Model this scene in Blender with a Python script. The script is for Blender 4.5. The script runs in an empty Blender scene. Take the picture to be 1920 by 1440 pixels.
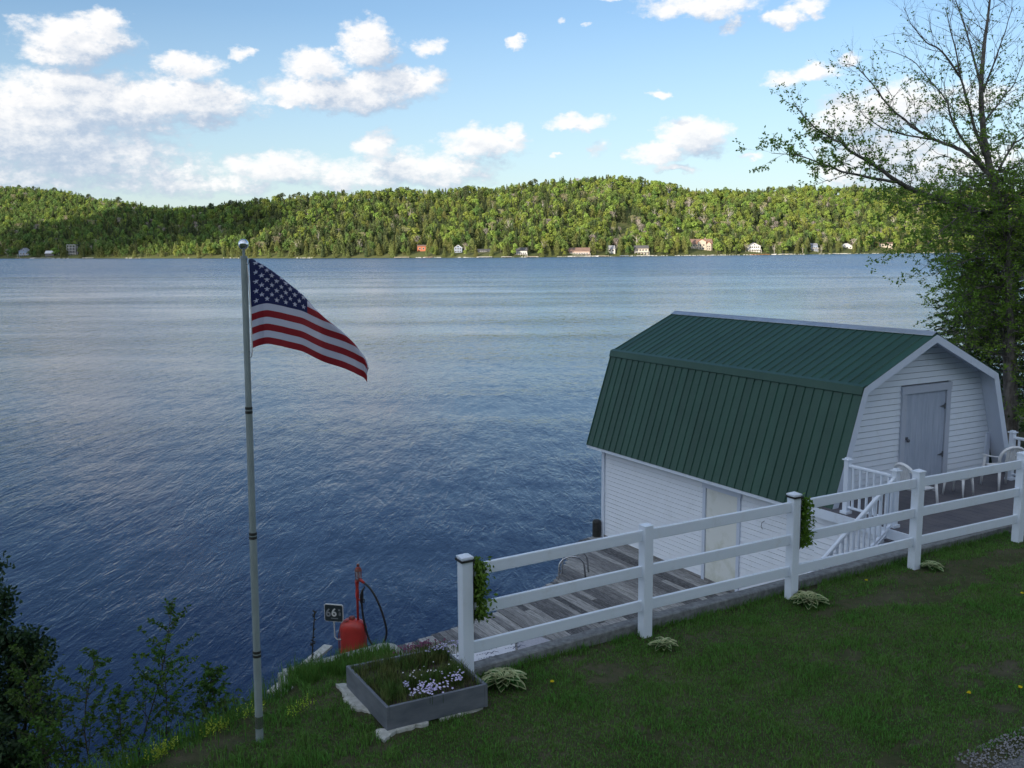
import bpy, bmesh, math, random
import numpy as np
from mathutils import Vector, Matrix, noise
R_ = math.radians
random.seed(7)
rng = np.random.default_rng(11)
S = bpy.context.scene
COL = S.collection

# ------------------------------------------------------------------ camera
cam_d = bpy.data.cameras.new("camera")
cam = bpy.data.objects.new("camera", cam_d)
COL.objects.link(cam)
S.camera = cam
cam_d.sensor_width = 36.0
cam_d.lens = 33.908
cam_d.clip_start = 0.05
cam_d.clip_end = 9000
PITCH, ROLL = 0.1381855, -0.0057109
cp, sp, cr, sr = math.cos(PITCH), math.sin(PITCH), math.cos(ROLL), math.sin(ROLL)
Fv, Uv, Rv = Vector((0, cp, -sp)), Vector((0, sp, cp)), Vector((1, 0, 0))
R2 = Rv * cr + Uv * sr
U2 = Rv * -sr + Uv * cr
cam.matrix_world = Matrix(((R2.x, U2.x, -Fv.x, 0), (R2.y, U2.y, -Fv.y, 0), (R2.z, U2.z, -Fv.z, 7.8), (0, 0, 0, 1)))

# ------------------------------------------------------------------ light and exposure
SUN_AZ, SUN_EL = R_(212), R_(10.5)       # compass angle of the sun from +Y, clockwise; height
S.view_settings.view_transform = 'Standard'
S.view_settings.look = 'None'
S.view_settings.exposure = 0.55
S.view_settings.gamma = 1.0
S.view_settings.use_curve_mapping = False
sd = Vector((math.sin(SUN_AZ) * math.cos(SUN_EL), math.cos(SUN_AZ) * math.cos(SUN_EL), math.sin(SUN_EL)))
sl = bpy.data.lights.new("sun", 'SUN')
sl.energy = 5.0
sl.angle = R_(0.5)
sl.color = (1.0, 0.87, 0.70)
so = bpy.data.objects.new("sun", sl)
COL.objects.link(so)
so.location = (-40, -40, 60)
so.rotation_euler = sd.to_track_quat('Z', 'Y').to_euler()
S.cycles.max_bounces = 6
S.cycles.transparent_max_bounces = 8
S.cycles.diffuse_bounces = 3
S.cycles.glossy_bounces = 3
S.cycles.caustics_reflective = False
S.cycles.caustics_refractive = False
S.cycles.use_denoising = True

# ------------------------------------------------------------------ node helpers
class NT:
    def __init__(s, tree):
        s.t = tree
        s.n = tree.nodes
        s.l = tree.links
    def put(s, sock, v):
        if v is None: return
        if isinstance(v, bpy.types.NodeSocket): s.l.new(v, sock)
        else:
            try: sock.default_value = v
            except Exception: sock.default_value = (*v, 1.0)
    def node(s, typ, **kw):
        nd = s.n.new(typ)
        for k, v in kw.items(): setattr(nd, k, v)
        return nd
    def m(s, op, a, b=None, c=None, clamp=False):
        nd = s.node('ShaderNodeMath', operation=op, use_clamp=clamp)
        s.put(nd.inputs[0], a); s.put(nd.inputs[1], b); s.put(nd.inputs[2], c)
        return nd.outputs[0]
    def v(s, op, a, b=None, scale=None):
        nd = s.node('ShaderNodeVectorMath', operation=op)
        s.put(nd.inputs[0], a)
        if b is not None: s.put(nd.inputs[1], b)
        if scale is not None: s.put(nd.inputs['Scale'], scale)
        return nd.outputs['Value'] if op in ('LENGTH', 'DOT_PRODUCT', 'DISTANCE') else nd.outputs[0]
    def noise(s, vec, scale, detail=4, rough=0.55, dist=0.0, dim='3D'):
        nd = s.node('ShaderNodeTexNoise', noise_dimensions=dim)
        if vec is not None: s.l.new(vec, nd.inputs['Vector'])
        s.put(nd.inputs['Scale'], scale); nd.inputs['Detail'].default_value = detail
        nd.inputs['Roughness'].default_value = rough; nd.inputs['Distortion'].default_value = dist
        return nd.outputs['Fac']
    def mr(s, x, a, b, c=0.0, d=1.0, smooth=False):
        nd = s.node('ShaderNodeMapRange', interpolation_type='SMOOTHSTEP' if smooth else 'LINEAR')
        s.put(nd.inputs[0], x)
        for i, q in enumerate((a, b, c, d)): s.put(nd.inputs[i + 1], q)
        return nd.outputs[0]
    def mix(s, f, a, b, mode='MIX'):
        nd = s.node('ShaderNodeMix', data_type='RGBA', blend_type=mode)
        s.put(nd.inputs[0], f)
        for i, q in ((6, a), (7, b)):
            if isinstance(q, bpy.types.NodeSocket): s.l.new(q, nd.inputs[i])
            else: nd.inputs[i].default_value = (*q[:3], 1.0)
        return nd.outputs[2]
    def sep(s, vec):
        nd = s.node('ShaderNodeSeparateXYZ'); s.l.new(vec, nd.inputs[0]); return nd.outputs
    def comb(s, x, y, z):
        nd = s.node('ShaderNodeCombineXYZ')
        for i, q in enumerate((x, y, z)): s.put(nd.inputs[i], q)
        return nd.outputs[0]
    def mapping(s, vec, scale=(1, 1, 1), rot=(0, 0, 0), loc=(0, 0, 0)):
        nd = s.node('ShaderNodeMapping'); s.l.new(vec, nd.inputs[0])
        nd.inputs['Scale'].default_value = scale; nd.inputs['Rotation'].default_value = rot; nd.inputs['Location'].default_value = loc
        return nd.outputs[0]

# ------------------------------------------------------------------ world: sky with fair weather clouds
W = bpy.data.worlds.new("World")
S.world = W
W.use_nodes = True
wt = NT(W.node_tree)
wt.n.clear()
# cloud bank: azimuth, elevation, half width, half height (degrees), weight
CL = [(-23.21,10.91,3.01,1.2,1),(-22.12,11.84,1.58,0.89,1),(-25.39,11.37,1.27,0.7,0.5),(-24.02,10.2,2.22,0.79,1),(-17.94,9.9,1.96,0.76,1),(-15.1,10.71,0.82,0.44,0.7),(-22.36,7.78,6.02,1.58,1.2),(-18.31,8.09,4.12,1.33,1.2),(-25.79,6.26,5.07,2.54,1.2),(-23.05,5.15,5.39,1.58,1),(-15.91,8.38,1.74,0.7,1),(-24.1,8.88,2.22,0.95,1),(-8.07,11.36,1.43,1.33,1.2),(-11.07,10.17,1.9,1.01,1),(-9.64,8.7,4.44,1.01,1.2),(-6.62,9.41,3.01,0.95,1.1),(-12.46,8.15,1.74,0.44,0.9),(-4.76,11.28,1.52,0.57,0.7),(-9.62,11.13,0.44,0.38,0.5),(-7.82,5.98,1.52,0.82,1),(-1.62,6.12,2.54,0.95,1.1),(-5.5,4.56,5.07,1.08,1),(-13.33,4.65,3.17,1.01,1),(-0.23,6.59,1.33,0.57,1),(-9.77,4.25,3.17,0.95,0.8),(-19.62,3.97,6.02,1.2,0.7),(-25.95,3.83,3.17,0.89,0.8),(-16.55,3.73,3.8,0.79,0.7),(0.26,11.57,0.73,0.35,0.8),(2.76,12.58,0.38,0.25,0.6),(4.21,12.5,0.32,0.22,0.4),(3.93,7.32,2.09,0.54,0.9),(2.86,7.07,1.11,0.41,0.9),(8.48,8.57,0.67,0.35,0.9),(2.61,5.44,0.48,0.22,0.6),(5.17,5.71,0.82,0.7,0.35),(10.47,6.34,1.9,1.08,1.2),(8.68,5.41,1.84,0.7,1.1),(9.45,4.5,1.27,0.32,0.8),(11.67,5.58,0.95,0.95,0.5),(10.62,13.29,3.8,0.76,0.9),(12.39,12.2,0.76,0.7,0.6),(5.56,13.62,0.95,0.25,0.6),(15.11,12.32,1.27,0.51,0.9),(16.35,12.91,1.33,0.57,0.9),(15.49,9.21,1.39,0.57,0.9),(17.03,9.63,1.58,0.57,0.8),(18.86,10.06,0.82,0.44,0.7),(19.08,6.89,2.38,1.43,1),(21.48,7.45,2.85,1.43,1),(20.79,4.99,4.12,1.27,0.9),(18.91,4.06,1.9,0.79,0.9),(22.97,4.07,3.17,1.27,0.9),(25.35,7.48,2.22,1.27,0.6),(13.8,5.28,0.76,0.29,0.5),(25.77,4.51,2.54,1.58,0.7)]
grp = bpy.data.node_groups.new("cloud_density", 'ShaderNodeTree')
grp.interface.new_socket("P", in_out='INPUT', socket_type='NodeSocketVector')
grp.interface.new_socket("D", in_out='OUTPUT', socket_type='NodeSocketFloat')
gt = NT(grp)
gi, go = gt.node('NodeGroupInput'), gt.node('NodeGroupOutput')
P = gi.outputs[0]
px, pe, _ = gt.sep(P)
Pn = gt.comb(px, gt.m('MULTIPLY', pe, 1.55), 0.0)
nd = gt.node('ShaderNodeTexNoise'); gt.l.new(Pn, nd.inputs['Vector'])
nd.inputs['Scale'].default_value = 0.55; nd.inputs['Detail'].default_value = 5; nd.inputs['Roughness'].default_value = 0.6
wv = gt.v('SUBTRACT', nd.outputs['Color'], (0.5, 0.5, 0.5))
Pw = gt.v('ADD', P, gt.v('MULTIPLY', wv, (2.6, 1.7, 0)))
fb = gt.noise(Pn, 0.85, 9, 0.62)
fine = gt.noise(Pn, 2.6, 6, 0.62)
acc = None
for (a, e, ra, re, w) in CL:
    q = gt.v('MULTIPLY', gt.v('SUBTRACT', Pw, (a, e, 0)), (1 / ra, 1 / re, 0))
    b = gt.m('MULTIPLY_ADD', gt.v('DOT_PRODUCT', q, q), -1.0, w)
    acc = b if acc is None else gt.m('SMOOTH_MAX', acc, b, 0.25)
acc = gt.m('MAXIMUM', acc, -1.5)
low = gt.noise(gt.comb(px, gt.m('MULTIPLY', pe, 2.2), 0.0), 0.085, 3, 0.5)
out_v = gt.m('MAXIMUM', gt.mr(gt.m('ABSOLUTE', px), 28, 36, 0, 1), gt.mr(pe, 14.5, 19, 0, 1))
gen = gt.m('MULTIPLY', gt.m('SUBTRACT', low, 0.53), 14.0)
front = gt.m('MULTIPLY', gt.mr(gt.m('ABSOLUTE', px), 45, 80, 1, 0), gt.mr(pe, 45, 60, 1, 0))
gen = gt.m('ADD', gen, gt.m('MULTIPLY', front, -1.6)); gen = gt.m('ADD', gen, gt.m('MULTIPLY', gt.m('SUBTRACT', 1.0, front), 0.5))
gen = gt.m('ADD', gt.m('MULTIPLY', gen, out_v), gt.m('MULTIPLY', gt.m('SUBTRACT', 1.0, out_v), -1.5))
dens = gt.m('MAXIMUM', acc, gt.m('MINIMUM', gen, 1.0))
dens = gt.m('ADD', dens, gt.m('MULTIPLY', gt.m('SUBTRACT', fb, 0.5), 2.0))
dens = gt.m('ADD', dens, gt.m('MULTIPLY', gt.m('SUBTRACT', fine, 0.5), 0.75))
gt.l.new(dens, go.inputs[0])

tc = wt.node('ShaderNodeTexCoord')
d = tc.outputs['Generated']
dx, dy, dz = wt.sep(d)
az = wt.m('MULTIPLY', wt.m('ARCTAN2', dx, dy), 57.29578)
el = wt.m('MULTIPLY', wt.m('ARCSINE', dz), 57.29578)
P0 = wt.comb(az, el, 0.0)
def cden(p):
    g = wt.node('ShaderNodeGroup', node_tree=grp); wt.l.new(p, g.inputs[0]); return g.outputs[0]
D0 = cden(P0)
D1 = cden(wt.v('ADD', P0, (-0.45, 0.60, 0)))
D2 = cden(wt.v('ADD', P0, (-1.1, 1.5, 0)))
alpha = wt.mr(D0, -0.30, 0.85, 0, 1, True)
alpha = wt.m('MULTIPLY', alpha, wt.mr(el, -1.0, 1.0, 0, 1))
alpha = wt.m('MULTIPLY', alpha, wt.mr(el, 2.0, 9.0, 0.86, 0.97))
lit = wt.m('ADD', wt.mr(wt.m('SUBTRACT', D0, D1), -0.6, 0.7, 0, 0.5, True), wt.mr(wt.m('SUBTRACT', D0, D2), -0.7, 1.0, 0, 0.62, True))
thick = wt.mr(D0, 0.7, 2.0, 0, 0.42)
ccol = wt.mix(wt.m('SUBTRACT', lit, thick, clamp=True), (0.34, 0.42, 0.54), (0.78, 0.77, 0.765))
sky = wt.node('ShaderNodeTexSky', sky_type='NISHITA', sun_disc=False)
sky.sun_elevation = SUN_EL
sky.sun_rotation = SUN_AZ
sky.altitude = 300
sky.air_density = 1.0
sky.dust_density = 0.6
sky.ozone_density = 1.5
skyc = wt.v('MULTIPLY', sky.outputs[0], (0.90, 1.00, 1.17))
skyc = wt.mix(wt.mr(el, 0.0, 13.0, 0.6, 0.0), skyc, (4.1, 4.95, 5.8))
bg1 = wt.node('ShaderNodeBackground'); bg1.inputs['Strength'].default_value = 0.112
wt.l.new(skyc, bg1.inputs['Color'])
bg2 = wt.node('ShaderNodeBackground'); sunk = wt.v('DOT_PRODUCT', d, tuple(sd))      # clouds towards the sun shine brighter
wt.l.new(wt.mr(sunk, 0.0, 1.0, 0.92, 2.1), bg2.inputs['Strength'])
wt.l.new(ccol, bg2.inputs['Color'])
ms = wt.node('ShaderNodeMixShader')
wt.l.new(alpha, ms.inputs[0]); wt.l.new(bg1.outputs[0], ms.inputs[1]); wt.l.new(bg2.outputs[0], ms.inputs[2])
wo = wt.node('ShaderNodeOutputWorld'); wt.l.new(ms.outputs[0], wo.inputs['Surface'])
W.cycles.sampling_method = 'MANUAL'
W.cycles.sample_map_resolution = 512

# ------------------------------------------------------------------ materials
def material(name):
    mt = bpy.data.materials.new(name); mt.use_nodes = True
    t = NT(mt.node_tree); t.n.clear()
    b = t.node('ShaderNodeBsdfPrincipled'); o = t.node('ShaderNodeOutputMaterial')
    t.l.new(b.outputs[0], o.inputs[0])
    t.b, t.o = b, o
    t.obj = t.node('ShaderNodeTexCoord').outputs['Object']
    t.geo = t.node('ShaderNodeNewGeometry')
    t.pos = t.geo.outputs['Position']
    t.info = t.node('ShaderNodeObjectInfo')
    return mt, t
def bump(t, h, strength=0.3, dist=0.01, normal=None):
    b = t.node('ShaderNodeBump'); b.inputs['Strength'].default_value = strength; b.inputs['Distance'].default_value = dist
    t.l.new(h, b.inputs['Height'])
    if normal is not None: t.l.new(normal, b.inputs['Normal'])
    return b.outputs[0]
def simple(name, c1, c2=None, scale=3.0, rough=0.6, metal=0.0, bs=0.0, bscale=40, spec=0.5, stretch=(1, 1, 1), rnd=0.0, lo=0.35, hi=0.65, dist=0.005, detail=6):
    mt, t = material(name)
    col = c1
    p = t.mapping(t.pos, scale=stretch)
    if c2 is not None:
        f = t.mr(t.noise(p, scale, detail, 0.6), lo, hi)
        col = t.mix(f, c1, c2)
    if rnd:
        hsv = t.node('ShaderNodeHueSaturation')
        if isinstance(col, tuple): hsv.inputs['Color'].default_value = (*col, 1)
        else: t.l.new(col, hsv.inputs['Color'])
        t.l.new(t.mr(t.info.outputs['Random'], 0, 1, 1 - rnd, 1 + rnd), hsv.inputs['Value'])
        col = hsv.outputs[0]
    t.put(t.b.inputs['Base Color'], col)
    t.b.inputs['Roughness'].default_value = rough
    t.b.inputs['Metallic'].default_value = metal
    t.b.inputs['Specular IOR Level'].default_value = spec
    if bs: t.l.new(bump(t, t.noise(p, bscale, 4), bs, dist), t.b.inputs['Normal'])
    return mt
def leafmat(name, c1, c2, trans=0.35, scale=0.6, rnd=0.25, attr=False, rough=0.55, use_obj=True, hue=True):
    mt, t = material(name)
    col = t.mix(t.mr(t.noise(t.pos, scale, 3, 0.6), 0.35, 0.65), c1, c2)
    # every leaf has its own tone
    wn = t.node('ShaderNodeTexWhiteNoise', noise_dimensions='3D')
    isl = t.geo.outputs['Random Per Island']
    hsv = t.node('ShaderNodeHueSaturation'); t.l.new(col, hsv.inputs['Color'])
    t.l.new(t.m('ADD', t.mr(isl, 0, 1, 1 - rnd, 1 + rnd), t.mr(t.info.outputs['Random'], 0, 1, -0.15, 0.15) if use_obj else 0.0), hsv.inputs['Value'])
    if hue: t.l.new(t.mr(t.info.outputs['Random'] if use_obj else isl, 0, 1, 0.482, 0.518), hsv.inputs['Hue'])
    t.l.new(hsv.outputs[0], t.b.inputs['Base Color'])
    t.b.inputs['Roughness'].default_value = rough
    t.b.inputs['Specular IOR Level'].default_value = 0.3
    tr = t.node('ShaderNodeBsdfTranslucent'); t.l.new(hsv.outputs[0], tr.inputs['Color'])
    mx = t.node('ShaderNodeMixShader'); mx.inputs[0].default_value = trans
    t.l.new(t.b.outputs[0], mx.inputs[1]); t.l.new(tr.outputs[0], mx.inputs[2]); t.l.new(mx.outputs[0], t.o.inputs[0])
    return mt

M = {}
def vinyl(name, c, dirt=(0.42, 0.43, 0.36), amt=0.5, rough=0.38):
    mt, t = material(name)
    n1 = t.mr(t.noise(t.mapping(t.pos, scale=(1, 1, 0.45)), 3.5, 7, 0.65), 0.52, 0.8)
    n2 = t.mr(t.noise(t.pos, 26, 4, 0.6), 0.35, 0.75)
    f = t.m('MULTIPLY', t.m('MULTIPLY', n1, n2), amt)
    t.l.new(t.mix(f, c, dirt), t.b.inputs['Base Color'])
    t.b.inputs['Roughness'].default_value = rough
    t.l.new(bump(t, t.noise(t.pos, 60, 3), 0.08, 0.003), t.b.inputs['Normal'])
    return mt
M['vinyl'] = vinyl('white_vinyl', (0.72, 0.79, 0.88))
M['siding'] = vinyl('siding_paint', (0.80, 0.85, 0.91), (0.55, 0.57, 0.55), 0.55, 0.5)
M['gable'] = vinyl('gable_siding_paint', (0.72, 0.79, 0.87), (0.46, 0.49, 0.48), 0.7, 0.5)
M['trim'] = vinyl('grey_trim_paint', (0.44, 0.49, 0.58), (0.28, 0.30, 0.30), 0.6, 0.5)
M['wtrim'] = vinyl('white_trim_paint', (0.60, 0.67, 0.78), (0.36, 0.38, 0.36), 0.7, 0.5)
M['door'] = simple('door_paint', (0.33, 0.39, 0.49), (0.42, 0.48, 0.58), 5, 0.55, bs=0.2, stretch=(3, 3, 0.35))
M['door2'] = simple('door_pale', (0.74, 0.76, 0.72), (0.50, 0.52, 0.40), 2.2, 0.6, bs=0.1, lo=0.5, hi=0.8)
def roofmat(name, c1, c2):
    mt, t = material(name)
    f = t.mr(t.noise(t.pos, 1.4, 5, 0.6), 0.35, 0.7)
    col = t.mix(f, c1, c2)
    st = t.mr(t.noise(t.mapping(t.pos, scale=(6, 6, 0.8)), 5, 4, 0.6), 0.6, 0.85, 0, 0.35)
    col = t.mix(st, col, (0.10, 0.13, 0.12))
    hsv = t.node('ShaderNodeHueSaturation'); t.l.new(col, hsv.inputs['Color'])
    t.l.new(t.mr(t.info.outputs['Random'], 0, 1, 0.88, 1.12), hsv.inputs['Value'])
    t.l.new(hsv.outputs[0], t.b.inputs['Base Color'])
    t.b.inputs['Roughness'].default_value = 0.42
    t.b.inputs['Specular IOR Level'].default_value = 0.45
    t.l.new(bump(t, t.noise(t.mapping(t.pos, scale=(1, 1, 1)), 2.5, 2), 0.15, 0.02), t.b.inputs['Normal'])
    return mt
M['roof'] = roofmat('green_roof_metal', (0.014, 0.060, 0.040), (0.021, 0.073, 0.050))
M['ridgecap'] = simple('ridge_cap_metal', (0.55, 0.60, 0.66), (0.42, 0.47, 0.53), 3, 0.3, metal=0.7)
M['gap_shade'] = simple('grey_gap_shade', (0.16, 0.17, 0.19), None, rough=0.9)  # dark core colour standing in for shade in the gaps between siding boards
M['concrete'] = simple('concrete', (0.24, 0.25, 0.25), (0.13, 0.135, 0.135), 14, 0.9, bs=0.6, bscale=60, detail=10)
M['capstone'] = simple('pale_concrete', (0.36, 0.38, 0.36), (0.24, 0.26, 0.23), 6, 0.85, bs=0.4, bscale=50)
M['stone'] = simple('white_stone', (0.55, 0.56, 0.53), (0.36, 0.37, 0.33), 14, 0.9, bs=0.8, bscale=45, dist=0.01)
def deckmat():
    mt, t = material('weathered_deck_wood')
    sd_ = t.node('ShaderNodeCombineXYZ'); t.l.new(t.m('MULTIPLY', t.info.outputs['Random'], 37.0), sd_.inputs[0])
    p = t.v('ADD', t.mapping(t.pos, rot=(0, 0, R_(-30.2)), scale=(1, 1, 1)), sd_.outputs[0])
    p1 = t.mapping(p, scale=(9, 1.0, 9))
    g1 = t.noise(p1, 3.0, 8, 0.68)
    g2 = t.noise(t.mapping(p, scale=(30, 2.2, 30)), 3.0, 5, 0.7)
    base = t.node('ShaderNodeValToRGB')
    t.l.new(t.info.outputs['Random'], base.inputs[0])
    cr_ = base.color_ramp
    cr_.elements[0].position = 0.0; cr_.elements[0].color = (0.048, 0.050, 0.055, 1)
    cr_.elements[1].position = 1.0; cr_.elements[1].color = (0.46, 0.46, 0.44, 1)
    for pz, c in ((0.25, (0.14, 0.14, 0.145, 1)), (0.5, (0.26, 0.26, 0.255, 1)), (0.78, (0.38, 0.38, 0.37, 1))):
        e = cr_.elements.new(pz); e.color = c
    dark = t.mix(0.62, base.outputs[0], (0.02, 0.018, 0.02))
    c = t.mix(t.mr(g1, 0.36, 0.60), dark, base.outputs[0])
    c = t.mix(t.mr(g2, 0.5, 0.75, 0, 0.6), c, (0.55, 0.56, 0.56))
    t.l.new(c, t.b.inputs['Base Color'])
    t.b.inputs['Roughness'].default_value = 0.8
    t.l.new(bump(t, g2, 0.6, 0.01), t.b.inputs['Normal'])
    return mt
M['deck'] = deckmat()
M['greydeck'] = simple('grey_painted_deck', (0.085, 0.085, 0.10), (0.12, 0.115, 0.125), 2.5, 0.7, bs=0.15)
M['planter'] = simple('grey_planter_boards', (0.10, 0.115, 0.14), (0.15, 0.165, 0.19), 4, 0.6, bs=0.15, stretch=(1, 1, 3))
M['soil'] = simple('soil', (0.035, 0.028, 0.02), (0.07, 0.055, 0.04), 12, 0.95, bs=1.0, bscale=60, dist=0.03)
M['red'] = simple('red_enamel', (0.46, 0.035, 0.025), (0.34, 0.028, 0.02), 7, 0.42, bs=0.08)
M['redrust'] = simple('rusty_red', (0.26, 0.03, 0.02), (0.12, 0.05, 0.03), 20, 0.6)
M['rubber'] = simple('black_rubber', (0.012, 0.012, 0.013), (0.02, 0.02, 0.02), 10, 0.45)
M['black'] = simple('black_painted', (0.012, 0.014, 0.014), (0.03, 0.03, 0.028), 12, 0.6, bs=0.3)
M['steel'] = simple('steel_tube', (0.55, 0.56, 0.58), (0.42, 0.43, 0.45), 10, 0.22, metal=0.9)
M['pole'] = simple('grey_aluminium_pole', (0.26, 0.31, 0.31), (0.22, 0.265, 0.265), 6, 0.55, metal=0.0)
M['chrome'] = simple('polished_ball', (0.75, 0.78, 0.82), None, rough=0.06, metal=1.0)
M['plastic'] = simple('white_resin', (0.78, 0.80, 0.82), (0.70, 0.72, 0.73), 6, 0.35)
M['brass'] = simple('brass_fitting', (0.35, 0.25, 0.12), None, rough=0.4, metal=0.8)
M['hinge'] = simple('dark_hinge_steel', (0.13, 0.14, 0.16), None, rough=0.5, metal=0.6)
M['signdark'] = simple('dark_sign_face', (0.025, 0.035, 0.035), None, rough=0.35)
M['signgrey'] = simple('grey_sign_print', (0.22, 0.24, 0.25), None, rough=0.4)
M['signwhite'] = simple('pale_sign_print', (0.62, 0.62, 0.58), None, rough=0.4)
M['rug'] = simple('white_rug', (0.66, 0.68, 0.72), (0.58, 0.60, 0.66), 20, 0.9, bs=0.3, bscale=120)
M['rugnavy'] = simple('navy_rug_print', (0.05, 0.07, 0.13), None, rough=0.9)
M['mat'] = simple('pale_grey_mat', (0.42, 0.43, 0.48), (0.34, 0.35, 0.40), 25, 0.9, bs=0.3)
mt, t = material('lamp_glass')
t.b.inputs['Base Color'].default_value = (0.75, 0.72, 0.8, 1); t.b.inputs['Roughness'].default_value = 0.08; t.b.inputs['Transmission Weight'].default_value = 0.7
M['glass'] = mt
M['bark'] = simple('dark_grey_bark', (0.070, 0.060, 0.052), (0.24, 0.22, 0.20), 8, 0.9, bs=0.9, bscale=22, stretch=(1, 1, 0.5), dist=0.03)
M['stem'] = simple('dark_stem', (0.03, 0.026, 0.02), (0.05, 0.045, 0.03), 20, 0.9)
M['lf_birch'] = leafmat('birch_leaves', (0.170, 0.320, 0.045), (0.250, 0.400, 0.060), 0.5, 0.7)
M['lf_cedar'] = leafmat('cedar_spray', (0.020, 0.040, 0.016), (0.034, 0.058, 0.018), 0.2, 1.2)
M['lf_shrub'] = leafmat('dark_shrub_leaves', (0.022, 0.050, 0.018), (0.040, 0.078, 0.022), 0.3, 1.2)
M['lf_fir'] = leafmat('fir_needles', (0.045, 0.090, 0.026), (0.075, 0.135, 0.030), 0.3, 1.2)
M['lf_sap'] = leafmat('sapling_leaves', (0.055, 0.120, 0.020), (0.075, 0.150, 0.022), 0.45, 1.5)
M['lf_garland'] = leafmat('garland_leaves', (0.080, 0.18, 0.018), (0.120, 0.24, 0.024), 0.3, 12)
M['grass'] = leafmat('lawn_grass', (0.098, 0.240, 0.040), (0.130, 0.245, 0.050), 0.4, 1.3, 0.5, use_obj=False)
M['tall'] = leafmat('tall_bank_grass', (0.070, 0.175, 0.028), (0.110, 0.205, 0.036), 0.45, 1.5, 0.3, use_obj=False)
M['boxgrass'] = leafmat('flower_box_grass', (0.075, 0.150, 0.030), (0.160, 0.170, 0.060), 0.4, 6, 0.5, use_obj=False)
M['fern'] = leafmat('yellow_green_sprouts', (0.30, 0.42, 0.040), (0.38, 0.50, 0.05), 0.35, 3)
M['hosta'] = leafmat('hosta_green', (0.035, 0.105, 0.026), (0.055, 0.130, 0.030), 0.2, 10)
M['hostaw'] = leafmat('hosta_cream_edge', (0.42, 0.48, 0.25), (0.50, 0.54, 0.32), 0.2, 10)
M['phlox'] = leafmat('lilac_petals', (0.50, 0.46, 0.72), (0.66, 0.64, 0.82), 0.2, 8)
M['daisy'] = leafmat('white_petals', (0.66, 0.66, 0.70), (0.72, 0.72, 0.74), 0.2, 8)
M['pink'] = leafmat('magenta_petals', (0.16, 0.045, 0.09), (0.22, 0.06, 0.12), 0.2, 8)
M['moss'] = leafmat('moss', (0.08, 0.085, 0.012), (0.10, 0.11, 0.02), 0.2, 8)
M['yellow'] = simple('yellow_petals', (0.85, 0.72, 0.02), None, rough=0.7)
M['gravel'] = simple('grey_gravel', (0.08, 0.083, 0.088), (0.20, 0.205, 0.21), 45, 0.95, bs=1.0, bscale=70, dist=0.02, lo=0.4, hi=0.6)
M['pebble'] = simple('gravel_stones', (0.15, 0.155, 0.165), (0.32, 0.32, 0.33), 30, 0.9)
M['flag_red'] = leafmat('flag_red_nylon', (0.26, 0.010, 0.018), (0.25, 0.009, 0.017), 0.3, 2, 0.0, use_obj=False, hue=False)
M['flag_white'] = leafmat('flag_white_nylon', (0.52, 0.53, 0.62), (0.52, 0.53, 0.62), 0.3, 2, 0.0, use_obj=False, hue=False)
M['flag_blue'] = leafmat('flag_blue_nylon', (0.010, 0.016, 0.085), (0.009, 0.014, 0.08), 0.25, 2, 0.0, use_obj=False, hue=False)
# far trees
M['far_spruce'] = leafmat('far_spruce_foliage', (0.060, 0.088, 0.036), (0.085, 0.112, 0.040), 0.2, 0.02)
M['far_cedar'] = leafmat('far_cedar_foliage', (0.135, 0.170, 0.054), (0.195, 0.215, 0.064), 0.25, 0.02)
M['far_leaf'] = leafmat('far_spring_foliage', (0.230, 0.330, 0.070), (0.310, 0.390, 0.085), 0.35, 0.02)
M['far_leaf2'] = leafmat('far_green_foliage', (0.135, 0.220, 0.060), (0.185, 0.270, 0.070), 0.35, 0.02)
M['far_bud'] = leafmat('far_budding_foliage', (0.38, 0.33, 0.21), (0.36, 0.37, 0.17), 0.35, 0.02)
M['far_bare'] = leafmat('far_bare_twigs', (0.34, 0.28, 0.26), (0.42, 0.36, 0.33), 0.2, 0.02)
M['far_trunk'] = simple('far_pale_trunk', (0.50, 0.48, 0.43), (0.36, 0.34, 0.30), 0.5, 0.9)
M['far_dtrunk'] = simple('far_dark_trunk', (0.10, 0.085, 0.07), None, rough=0.9)

def ground_mat():
    mt, t = material('near_ground')
    n1 = t.mr(t.noise(t.pos, 1.3, 6, 0.65), 0.42, 0.66)
    n2 = t.mr(t.noise(t.pos, 9, 5, 0.6), 0.35, 0.7)
    c = t.mix(n2, (0.055, 0.075, 0.030), (0.10, 0.10, 0.05))
    c = t.mix(t.m('MULTIPLY', n1, 0.6), c, (0.17, 0.145, 0.115))
    t.l.new(c, t.b.inputs['Base Color']); t.b.inputs['Roughness'].default_value = 1.0
    t.b.inputs['Specular IOR Level'].default_value = 0.1
    t.l.new(bump(t, t.noise(t.pos, 30, 6, 0.7), 1.0, 0.05), t.b.inputs['Normal'])
    return mt
M['ground'] = ground_mat()
M['hill'] = simple('wooded_ground', (0.09, 0.11, 0.04), (0.13, 0.14, 0.06), 0.05, 1.0, spec=0.1)
M['darkhill'] = simple('wooded_hillside', (0.08, 0.12, 0.05), (0.12, 0.15, 0.06), 0.05, 1.0, spec=0.1)

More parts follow.
